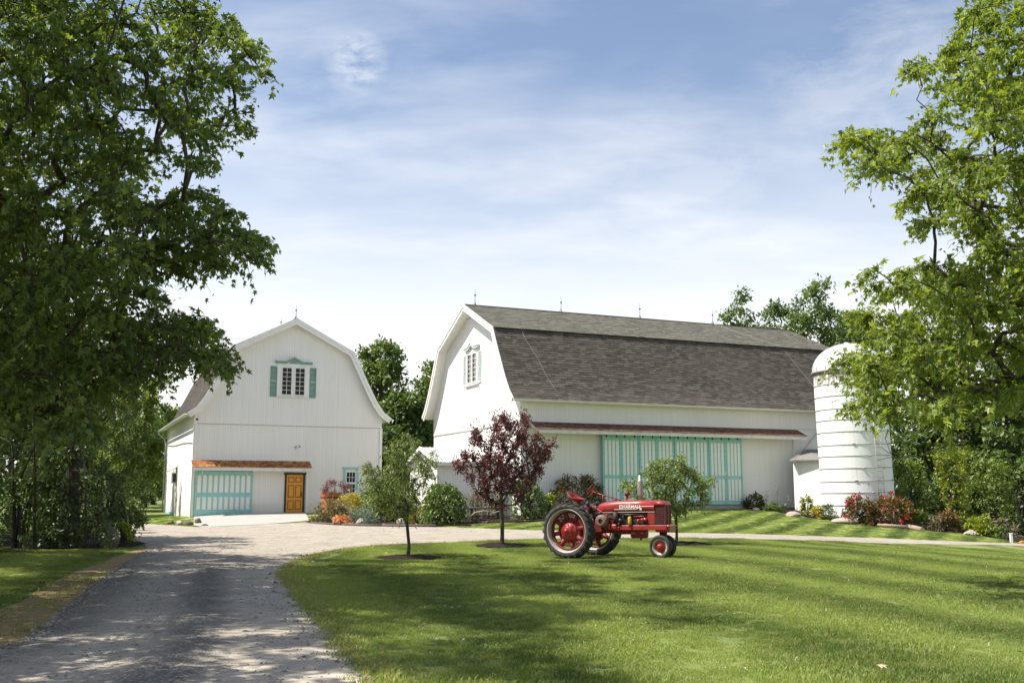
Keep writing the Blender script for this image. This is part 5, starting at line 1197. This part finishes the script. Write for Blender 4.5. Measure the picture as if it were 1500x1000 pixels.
h = loft(MB(), [(.47, .06, 1.20, 1.27, 2.2), (.50, .13, 1.18, 1.33, 2.4), (.58, .20, 1.17, 1.395, 2.8), (.75, .245, 1.165, 1.44, 3.4), (1.1, .262, 1.165, 1.465, 4.2), (1.7, .264, 1.165, 1.47, 4.6), (2.18, .262, 1.165, 1.458, 4.4), (2.181, .262, 1.325, 1.458, 4.4), (2.34, .260, 1.325, 1.445, 3.8), (2.43, .248, 1.33, 1.42, 3.2), (2.465, .215, 1.34, 1.385, 2.8)])
hood = fix_normals(h.build('hood', M['red'], TR))
m = MB(); m.box(1.06, 1.70, -.2675, -.264, 1.236, 1.248); m.prism([(1.70, 1.236), (1.715, 1.236), (1.80, 1.318), (1.785, 1.318)], -.2675, -.264); m.box(1.79, 2.18, -.2675, -.2645, 1.306, 1.320); m.box(.62, 2.2, -.264, -.2625, 1.166, 1.174)
fix_normals(m.build('stripe', M['letter'], hood))
def text(s_, x, z, h_, parent, mat, y=-.2662, sp=1.0, off=.012):
    cu = bpy.data.curves.new('lettering', 'FONT'); cu.body = s_; cu.size = h_/.70; cu.extrude = .0015; cu.offset = off*h_; cu.space_character = sp; cu.materials.append(M[mat])
    tmp = link('lettering_curve', cu); bpy.context.view_layer.update(); me = bpy.data.meshes.new_from_object(tmp.evaluated_get(bpy.context.evaluated_depsgraph_get()))
    bpy.data.objects.remove(tmp); bpy.data.curves.remove(cu); return link('lettering', me, parent, (x, y, z), (math.radians(90), 0, 0))
text('FARMALL', 1.335, 1.268, .080, hood, 'letter', sp=1.06, off=.045); text('McCORMICK', 1.40, 1.358, .016, hood, 'letter', off=.03)
e = MB().box(1.215, 1.315, -.2668, -.2640, 1.262, 1.352).build('emblem', M['letter'], hood)
m = MB(); m.box(1.233, 1.247, -.2685, -.2669, 1.280, 1.334); m.box(1.283, 1.297, -.2685, -.2669, 1.280, 1.334); m.box(1.247, 1.283, -.2685, -.2669, 1.301, 1.313); m.box(1.259, 1.271, -.2686, -.2670, 1.272, 1.342); m.build('emblem_letters', M['red'], e)
e = MB().lathe([(0, -.003), (.036, -.003), (.036, 0)], 20, axis='y', c=(1.815, -.2645, 1.235)).build('badge', M['black'], hood); text('M', 1.790, 1.212, .048, e, 'letter', y=-.2690, off=.05)
# nose: radiator shroud, grille and side louvres
nose = fix_normals(MB().box(1.98, 2.20, -.250, .250, .845, 1.17, .02).build('radiator_shroud', M['red'], TR))
gr = MB().box(2.201, 2.425, -.235, .235, .845, 1.324).build('grille', M['engine'], TR)
m = MB(); 
for k in range(11): m.box(2.426, 2.438, -.20, .20, .875+k*.041, .895+k*.041)
for y in (-.215, 0, .215): m.box(2.405, 2.448, y-.014, y+.014, .855, 1.34)
m.build('grille_bar', M['red_old'], gr)
m = MB()
for k in range(9): m.box(2.215, 2.415, -.2415, -.2355, .87+k*.05, .882+k*.05)
m.build('louvre', M['red_old'], gr)
MB().box(2.41, 2.46, -.10, .10, 1.345, 1.375, .008).build('name_plate', M['rim'], nose)
# engine and frame
fix_normals(MB().box(1.02, 2.0, -.20, .20, .80, 1.165, .02).build('engine', M['engine'], TR)); eng = bpy.data.objects[[o.name for o in TR.children if o.name.startswith('engine')][-1]]
for s in (-1, 1):
    m = MB(); m.box(.95, 2.50, s*.235-.022, s*.235+.022, .715, .835, .008); fix_normals(m.build('frame_rail', M['red'], TR))
m = MB(); m.box(2.16, 2.56, -.21, .21, .655, .84, .03); m.box(2.5, 2.66, -.16, .16, .795, .825, .008); fix_normals(m.build('front_bolster', M['red'], TR))
m = MB(); m.tube([(2.30, 0, .66), (2.30, 0, .42), (2.28, 0, .28)], [.10, .085, .07], 16); m.tube([(2.28, -.14, .295), (2.28, .14, .295)], .035, 10); fix_normals(m.build('front_pedestal', M['engine'], TR))
m = MB(); m.box(1.42, 1.86, -.13, .13, .50, .80, .05); m.tube([(1.68, 0, .52), (1.68, 0, .45)], .03, 8); m.box(1.05, 1.42, -.12, .12, .60, .80, .04); fix_normals(m.build('oil_pan', M['red_old'], TR))
m = MB(); m.box(.15, 1.03, -.17, .17, .63, 1.02, .04); m.box(-.20, .30, -.24, .24, .55, 1.10, .07); m.box(.62, 1.05, -.235, .235, .66, .86, .03); fix_normals(m.build('transmission', M['red_old'], TR))
m = MB(); m.lathe([(.16, -.30), (.13, -.45), (.10, -.70), (.10, .70), (.13, .45), (.16, .30)][:3] + [(.10, .70), (.13, .45), (.16, .30)], 20, axis='y', c=(0, 0, .715)); fix_normals(m.build('rear_axle', M['red'], TR))
m = MB(); m.box(-.14, .12, -.52, -.40, .60, .84, .03); m.box(-.14, .12, .40, .52, .60, .84, .03); m.box(.80, .95, -.33, -.20, .72, .88, .02); m.box(1.0, 1.14, -.34, -.258, .74, .86, .02); m.box(1.02, 1.2, -.29, -.256, .70, .80, .01); fix_normals(m.build('casting', M['red'], TR))
p = MB(); p.lathe([(.06, -.24), (.125, -.24), (.15, -.225), (.162, -.20), (.165, -.10), (.162, 0), (.14, .0), (.13, -.19), (.06, -.20)], 32, axis='y', c=(.74, -.20, .95)); pu_ = fix_normals(p.build('belt_pulley', M['pulley'], TR))
MB().lathe([(.0, -.215), (.055, -.225), (.058, -.18), (.11, -.17), (.128, -.15)], 24, axis='y', c=(.74, -.20, .95)).build('pulley_hub', M['red_old'], pu_)
MB().lathe([(.0, -.07), (.045, -.06), (.05, 0), (.05, .13), (.03, .155), (0, .16)], 20, c=(1.50, -.262, .90)).build('oil_filter', M['yellow'], TR)
m = MB(); m.tube([(1.66, -.245, .97), (1.80, -.26, .97)], .018, 8); m.lathe([(0, 0), (.035, .005), (.04, .06), (.03, .08), (0, .085)], 14, axis='x', c=(1.80, -.262, .975)); m.lathe([(0, 0), (.048, .01), (.048, .12), (.03, .13), (0, .13)], 16, axis='x', c=(1.86, -.26, .975)); m.tube([(1.60, -.23, 1.05), (1.84, -.23, 1.065), (1.93, -.22, 1.03)], .016, 7); m.tube([(1.72, -.25, .97), (1.72, -.25, .90)], .025, 8)
fix_normals(m.build('carburettor', M['red'], eng))
m = MB(); m.box(1.08, 1.95, -.215, -.201, 1.08, 1.15, .004); m.tube([(1.1, -.225, 1.12), (1.45, -.23, 1.10), (1.9, -.22, 1.12)], .022, 8); m.lathe([(0, 0), (.05, .0), (.055, .10), (0, .11)], 14, c=(1.22, -.235, .90)); m.tube([(1.22, -.235, 1.0), (1.25, -.22, 1.12)], .008, 5); m.tube([(1.3, -.23, .92), (1.3, -.24, 1.08)], .012, 6); fix_normals(m.build('manifold', M['dark_metal'], eng))
fix_normals(MB().tube([(1.10, -.1, 1.18), (1.1, -.1, 1.19)], .02, 6).lathe([(0, 0), (.075, 0), (.075, .30), (0, .32)], 18, c=(1.10, -.255, .87)).build('air_cleaner', M['engine'], TR))
# exhaust, pre-cleaner, caps
m = MB(); m.lathe([(.036, 1.44), (.036, 1.55), (.075, 1.575), (.078, 1.60), (.078, 1.95), (.072, 1.975), (.040, 1.99), (.040, 2.12), (.033, 2.12), (.033, 2.0)], 22, c=(1.71, 0, 0)); fix_normals(m.build('muffler', M['chrome'], TR))
m = MB(); m.add([(1.66, -.045, 2.125), (1.76, -.045, 2.16), (1.76, .045, 2.16), (1.66, .045, 2.125), (1.66, -.045, 2.131), (1.76, -.045, 2.166), (1.76, .045, 2.166), (1.66, .045, 2.131)], [(3, 2, 1, 0), (4, 5, 6, 7), (0, 1, 5, 4), (1, 2, 6, 5), (2, 3, 7, 6), (3, 0, 4, 7)]); m.build('rain_flap', M['dark_metal'], TR)
m = MB(); m.lathe([(.034, 1.44), (.032, 1.585)], 14, c=(1.33, 0, 0)); m.lathe([(.03, 1.575), (.066, 1.60), (.078, 1.635), (.070, 1.675), (.035, 1.70), (0, 1.705)], 18, c=(1.33, 0, 0)); fix_normals(m.build('pre_cleaner', M['red_old'], TR))
fix_normals(MB().lathe([(.05, 1.452), (.05, 1.485), (.02, 1.495), (0, 1.495)], 16, c=(.98, 0, 0)).build('fuel_cap', M['engine'], TR)); fix_normals(MB().lathe([(.045, 1.42), (.045, 1.462), (.015, 1.475), (0, 1.475)], 16, c=(2.26, 0, 0)).build('radiator_cap', M['red_old'], TR)); fix_normals(MB().box(1.36, 1.56, -.09, .09, 1.462, 1.49, .01).build('hood_plate', M['red'], TR))
# driver's place
m = MB(); ns = 20
for ri, (fr_, zz_) in enumerate(((0, 0), (.35, .005), (.7, .03), (.92, .085), (1.0, .105))):
    for k in range(ns):
        a = 2*math.pi*k/ns; back = max(0, -math.cos(a)); x = fr_*(.255*math.cos(a))-.0; y = fr_*.26*math.sin(a); m.v.append((x, y, zz_*(1+1.3*back)))
for i in range(4):
    for k in range(ns): m.f.append((i*ns+k, i*ns+(k+1) % ns, (i+1)*ns+(k+1) % ns, (i+1)*ns+k)); m.sm.append(True)
seat = m.build('seat', M['red'], TR, (-.20, 0, 1.46), (0, math.radians(10), 0)); sm_ = seat.modifiers.new('thick', 'SOLIDIFY'); sm_.thickness = .012
m = MB(); m.tube([(-.16, 0, 1.45), (.0, -.02, 1.36), (.18, -.05, 1.14), (.28, -.06, 1.0)], [.022, .022, .025, .03], 8); m.tube([(-.10, .05, 1.42), (.12, .06, 1.05)], .016, 7); m.build('seat_bar', M['red'], TR)
m = MB(); C0 = Vector((.27, 0, 1.74)); ax_ = Vector((-.86, 0, .51)).normalized(); e1_ = Vector((0, 1, 0)); e2_ = ax_.cross(e1_)
pts = [C0+(e1_*math.cos(a)+e2_*math.sin(a))*.185 for a in np.linspace(0, 2*math.pi, 29)]; m.tube(pts, .013, 7, cap=False)
for k in range(4): a = math.pi/4+k*math.pi/2; m.tube([C0, C0+(e1_*math.cos(a)+e2_*math.sin(a))*.185], .008, 6)
m.lathe([(0, 0), (.03, 0), (.03, .03), (0, .035)], 12, c=tuple(C0-Vector((0, 0, .015)))); m.build('steering_wheel', M['red_old'], TR)
m = MB(); m.tube([tuple(C0), (.62, 0, 1.62), (1.15, 0, 1.475)], [.014, .014, .014], 8); m.tube([(.62, 0, 1.61), (.62, 0, 1.40)], .012, 6); m.build('steering_rod', M['red'], TR)
m = MB(); m.box(.30, .50, -.13, .13, 1.05, 1.34, .03); m.box(.22, .34, -.22, -.05, 1.20, 1.36, .02); m.box(.36, .62, -.20, .20, 1.02, 1.17, .02); fix_normals(m.build('instrument_box', M['engine'], TR))
m = MB(); m.lathe([(0, -.03), (.055, -.02), (.075, .02), (.07, .05), (0, .052)], 16, axis='x', c=(.30, -.28, 1.40)); m.lathe([(0, -.03), (.055, -.02), (.075, .02), (.07, .05), (0, .052)], 16, axis='x', c=(.30, .28, 1.40)); m.tube([(.33, -.28, 1.33), (.40, -.15, 1.22)], .012, 6); m.tube([(.33, .28, 1.33), (.40, .15, 1.22)], .012, 6); fix_normals(m.build('lamp', M['dark_metal'], TR))
m = MB(); m.tube([(.42, -.27, 1.36), (.80, -.285, 1.13), (1.22, -.285, .90)], .011, 6); m.tube([(1.22, -.285, .90), (1.08, -.285, .80)], .011, 6); m.tube([(.20, -.30, 1.22), (.45, -.30, 1.36)], .010, 6); m.build('control_rod', M['red'], TR)
m = MB(); m.tube([(.30, -.26, .78), (.25, -.30, 1.0), (.18, -.30, 1.25)], .012, 6); m.tube([(.34, .26, .78), (.30, .30, 1.0), (.24, .30, 1.22)], .012, 6); m.box(.28, .40, -.36, -.24, .77, .79); m.box(.28, .40, .24, .36, .77, .79); m.build('pedal', M['red_old'], TR)
m = MB(); m.box(-.62, .1, -.035, .035, .36, .40, .005); m.box(-.66, -.58, -.26, .26, .375, .415, .006); m.tube([(-.5, -.24, .39), (-.1, -.24, .6)], .018, 6); m.tube([(-.5, .24, .39), (-.1, .24, .6)], .018, 6); fix_normals(m.build('drawbar', M['red_old'], TR))

# ------------------------------------------------------------------ loose stones, grass, clover
P = []; S = []
for y0, y1, n in ((6.5, 12, 4600), (12, 20, 4200), (20, 30, 2400)):
    y = NR.uniform(y0, y1, n); a = np.interp(y, le[:, 1], le[:, 0])+.02; b = np.interp(y, re_[:, 1], re_[:, 0])-.02
    uu = np.where(NR.random(n) < .42, NR.beta(1.1, 6, n), np.where(NR.random(n) < .6, np.clip(NR.normal(.52, .09, n), 0, 1), NR.random(n)))
    P.append(np.stack([a+uu*(b-a), y], 1)); S.append(NR.gamma(2.0, .0052, n)+.005*(y/12))
P = np.concatenate(P); S = np.clip(np.concatenate(S), .005, .05); Q_ = np.stack([NR.uniform(-14, 8, 2600), NR.uniform(27, 47, 2600)], 1); Q_ = Q_[inside(Q_, drive_poly)]; P = np.concatenate([P, Q_]); S = np.concatenate([S, NR.uniform(.012, .035, len(Q_))]); Z = zt(P[:, 0], P[:, 1])+.034
ic = np.array([(0,0,1),(.89,0,.45),(.28,.85,.45),(-.72,.53,.45),(-.72,-.53,.45),(.28,-.85,.45),(.72,.53,-.45),(-.28,.85,-.45),(-.89,0,-.45),(-.28,-.85,-.45),(.72,-.53,-.45),(0,0,-1)])
fc = np.array([(0,1,2),(0,2,3),(0,3,4),(0,4,5),(0,5,1),(1,6,2),(2,7,3),(3,8,4),(4,9,5),(5,10,1),(2,6,7),(3,7,8),(4,8,9),(5,9,10),(1,10,6),(6,11,7),(7,11,8),(8,11,9),(9,11,10),(10,11,6)])
V = ic[None]*NR.uniform(.6, 1.15, (len(P), 12, 1))*(S[:, None, None]*np.stack([NR.uniform(.8, 1.4, len(P)), NR.uniform(.7, 1.1, len(P)), NR.uniform(.45, .8, len(P))], 1)[:, None])
ang = NR.uniform(0, 6.28, len(P)); ca, sa = np.cos(ang)[:, None], np.sin(ang)[:, None]
V = np.stack([V[..., 0]*ca-V[..., 1]*sa+P[:, None, 0], V[..., 0]*sa+V[..., 1]*ca+P[:, None, 1], V[..., 2]+Z[:, None]], -1).reshape(-1, 3)
L = (fc[None]+(np.arange(len(P))*12)[:, None, None]).reshape(-1)
o = link('gravel_stones', np_mesh('gravel_stones', V, L, np.arange(len(L)//3)*3, np.full(len(L)//3, 3), M['stone'])); tag(o, 'loose grey gravel stones scattered over the driveway', 'gravel', kind='stuff')

def tuft(name, n, ext, h, w, seed, mat='blade'):
    r = rng(seed); p = r.uniform(-ext/2, ext/2, (n, 2)); a = r.uniform(0, 6.28, n); hh = h*r.uniform(.45, 1.15, n); ww = w*r.uniform(.7, 1.3, n); ln = hh*r.uniform(.15, .9, n)
    c, s = np.cos(a), np.sin(a); z0 = np.full(n, -.01); d = r.uniform(0, 6.28, n); lx, ly = np.cos(d)*ln, np.sin(d)*ln
    A = np.stack([p[:, 0]-c*ww/2, p[:, 1]-s*ww/2, z0], 1); B = np.stack([p[:, 0]+c*ww/2, p[:, 1]+s*ww/2, z0], 1)
    C1 = np.stack([p[:, 0]+c*ww*.4+lx*.35, p[:, 1]+s*ww*.4+ly*.35, hh*.6], 1); D1 = np.stack([p[:, 0]-c*ww*.4+lx*.35, p[:, 1]-s*ww*.4+ly*.35, hh*.6], 1); T = np.stack([p[:, 0]+lx, p[:, 1]+ly, hh], 1)
    V = np.stack([A, B, C1, D1, T], 1).reshape(-1, 3); b = np.arange(n)[:, None]*5
    loops = np.concatenate([b+np.array([[0, 1, 2, 3]]), b+np.array([[3, 2, 4]])], 1).ravel(); tot = np.tile([4, 3], n); st = np.concatenate([[0], np.cumsum(tot)[:-1]])
    return bpy.data.objects.new(name, np_mesh(name, V, loops, st, tot, M[mat]))
def scatter(name, label, pts, scl, tf):
    me = bpy.data.meshes.new(name); V = np.column_stack([pts, zt(pts[:, 0], pts[:, 1])]); me.vertices.add(len(V)); me.vertices.foreach_set('co', V.astype(np.float32).ravel())
    a = me.attributes.new('rot', 'FLOAT_VECTOR', 'POINT'); rot = np.zeros((len(V), 3), np.float32); rot[:, 2] = NR.uniform(0, 6.28, len(V)); a.data.foreach_set('vector', rot.ravel())
    a = me.attributes.new('scl', 'FLOAT', 'POINT'); a.data.foreach_set('value', np.asarray(scl, np.float32))
    o = link(name, me); tag(o, label, 'grass', kind='stuff')
    ng = bpy.data.node_groups.new(name, 'GeometryNodeTree'); ng.interface.new_socket('Geometry', in_out='INPUT', socket_type='NodeSocketGeometry'); ng.interface.new_socket('Geometry', in_out='OUTPUT', socket_type='NodeSocketGeometry')
    gi, go = ng.nodes.new('NodeGroupInput'), ng.nodes.new('NodeGroupOutput'); ip = ng.nodes.new('GeometryNodeInstanceOnPoints'); oi = ng.nodes.new('GeometryNodeObjectInfo'); oi.inputs['Object'].default_value = tf
    na = ng.nodes.new('GeometryNodeInputNamedAttribute'); na.data_type = 'FLOAT_VECTOR'; na.inputs['Name'].default_value = 'rot'
    nb = ng.nodes.new('GeometryNodeInputNamedAttribute'); nb.data_type = 'FLOAT'; nb.inputs['Name'].default_value = 'scl'
    ng.links.new(gi.outputs[0], ip.inputs['Points']); ng.links.new(oi.outputs['Geometry'], ip.inputs['Instance'])
    ng.links.new([s for s in na.outputs if s.enabled][0], ip.inputs['Rotation']); ng.links.new([s for s in nb.outputs if s.enabled][0], ip.inputs['Scale']); ng.links.new(ip.outputs[0], go.inputs[0])
    md = o.modifiers.new('scatter', 'NODES'); md.node_group = ng; return o
def grid_pts(x0, x1, y0, y1, st, poly_in, poly_out, margin):
    gx, gy = np.meshgrid(np.arange(x0, x1, st), np.arange(y0, y1, st)); Q = np.stack([gx.ravel(), gy.ravel()], 1)+NR.uniform(-.5, .5, (gx.size, 2))*st
    vis = (np.abs(Q[:, 0]) < Q[:, 1]*.62+3.0); Q = Q[vis]
    if poly_in is not None: Q = Q[inside(Q, poly_in)]
    for p in poly_out:
        ins = inside(Q, p); Q = Q[~ins]
        if margin: Q = Q[dist_poly(Q, p) > margin]
    return Q
rings = [[(gnd(px, py)[0]+w*math.cos(t), gnd(px, py)[1]+w*math.sin(t)) for t in np.linspace(0, 6.28, 14)[:-1]] for px, py, w in ((601, 817.5, .8), (738, 800, .8), (1008, 797.5, .85))]
tf = tuft('tuft', 420, .5, .044, .0075, 71); tfs = tuft('tuft_small', 40, .17, .05, .0085, 72, 'blade_dry')
band_b = [tuple(p) for p in band]; dpoly = [tuple(p) for p in drive_poly]
lawn = grid_pts(-8, 29, 5.0, 42, .31, None, [dpoly, band_b]+rings, .17)
lawn = lawn[(lawn[:, 0] > np.interp(lawn[:, 1], re_[:, 1], re_[:, 0]))]
left = grid_pts(-16, -4, 7, 30.4, .33, None, [dpoly, band_b], .17); left = left[left[:, 0] < np.interp(left[:, 1], le[:, 1], le[:, 0])]
Q = np.concatenate([lawn, left]); 
sq = NR.uniform(.6, 1.15, len(Q))*(1+.25*np.sin(Q[:, 0]*1.9+1.3*np.sin(Q[:, 1]*.8))); sq[NR.random(len(Q)) < .035] *= 1.5
scatter('lawn_grass', 'short green grass blades of the mown lawn', Q, sq, tf)
bed_l = [[tuple(p) for p in b] for b in (bed1, bed2, bed3)]
bank = grid_pts(-4, 27, 36, 57, .42, None, [dpoly]+bed_l, .18); lb = (bank-np.array([-2.189, 55.522]))@np.array([.398, -.917]); bank = bank[(lb > 7.3) & (bank[:, 1] > 36.5+.43*bank[:, 0])]
back = grid_pts(-27, -14, 44, 66, .5, None, [dpoly], .2); lb = (back-np.array([-12.913, 58.441]))@np.array([.914, .4058]); back = back[(lb < -5.9)]
bb = np.concatenate([bank, back]); scatter('bank_grass', 'short grass on the sloping lawn below the long barn', bb, NR.uniform(.7, 1.1, len(bb)), tf)
ed = grid_pts(-9, 12, 6.6, 33, .11, None, [dpoly], .0); ed = ed[(dist_poly(ed, dpoly) < .30) & ~inside(ed, band_b)]
_pl = smooth_line(R_EDGE[2:-1], 4); ed2 = np.array([(a[0]+(b[0]-a[0])*j/6, a[1]+(b[1]-a[1])*j/6) for a, b in zip(_pl, _pl[1:]) for j in range(6)]); ed2 = np.repeat(ed2, 3, 0)[::2]; ed2 = ed2[(ed2[:, 1] > 6.5) & (ed2[:, 1] < 38)]+NR.normal(0, .07, (int(((ed2[:, 1] > 6.5) & (ed2[:, 1] < 38)).sum()), 2))
bd = grid_pts(-9, -4, 7, 30, .16, band_b, [], 0); bd = bd[NR.random(len(bd)) < .2]
E_ = np.concatenate([ed, ed2, bd]); scatter('edge_grass', 'ragged grass growing over the driveway edges', E_, NR.uniform(.6, 1.5, len(E_)), tfs)
wc = np.stack([NR.uniform(-1.5, 13, 130), NR.uniform(8, 27, 130)], 1); wp = np.repeat(wc, 26, 0)+NR.normal(0, .11, (130*26, 2)); wp = wp[~inside(wp, dpoly)]
wP = np.column_stack([wp, zt(wp[:, 0], wp[:, 1])+NR.uniform(.015, .05, len(wp))]); wN = NR.normal(0, .35, wP.shape)+np.array([0, 0, 1.]); wD = NR.normal(0, 1, wP.shape)*np.array([1, 1, .25])
o = link('clover_patches', leaf_cloud('clover_patches', wP, wD, wN, NR.uniform(.02, .045, len(wp)), 'round', M['tree_c'])); tag(o, 'dark green clover and weed patches in the lawn', 'weeds', kind='stuff')
n = 110; cp = np.stack([NR.uniform(-1, 12, n), NR.uniform(9, 27, n)], 1); cp = cp[(~inside(cp, dpoly)) & (cp[:, 0] > -1)]
cP = np.repeat(np.column_stack([cp, zt(cp[:, 0], cp[:, 1])+.055]), 6, 0)+NR.normal(0, .008, (len(cp)*6, 3))
o = link('clover_flowers', leaf_cloud('clover_flowers', cP, NR.normal(0, 1, cP.shape), NR.normal(0, 1, cP.shape), np.full(len(cP), .011), 'round', M['clover'])); tag(o, 'tiny white clover heads dotted over the lawn', 'clover', kind='stuff')
g = gnd(1287, 984); o = link('fallen_leaf', leaf_cloud('fallen_leaf', np.array([[0, 0, .0]]), np.array([[1., .3, .1]]), np.array([[0, -.3, 1.]]), np.array([.11]), 'maple', M['brown_leaf']), None, (g[0], g[1], g[2]+.06)); tag(o, 'single pale dry leaf lying on the near lawn', 'leaf')
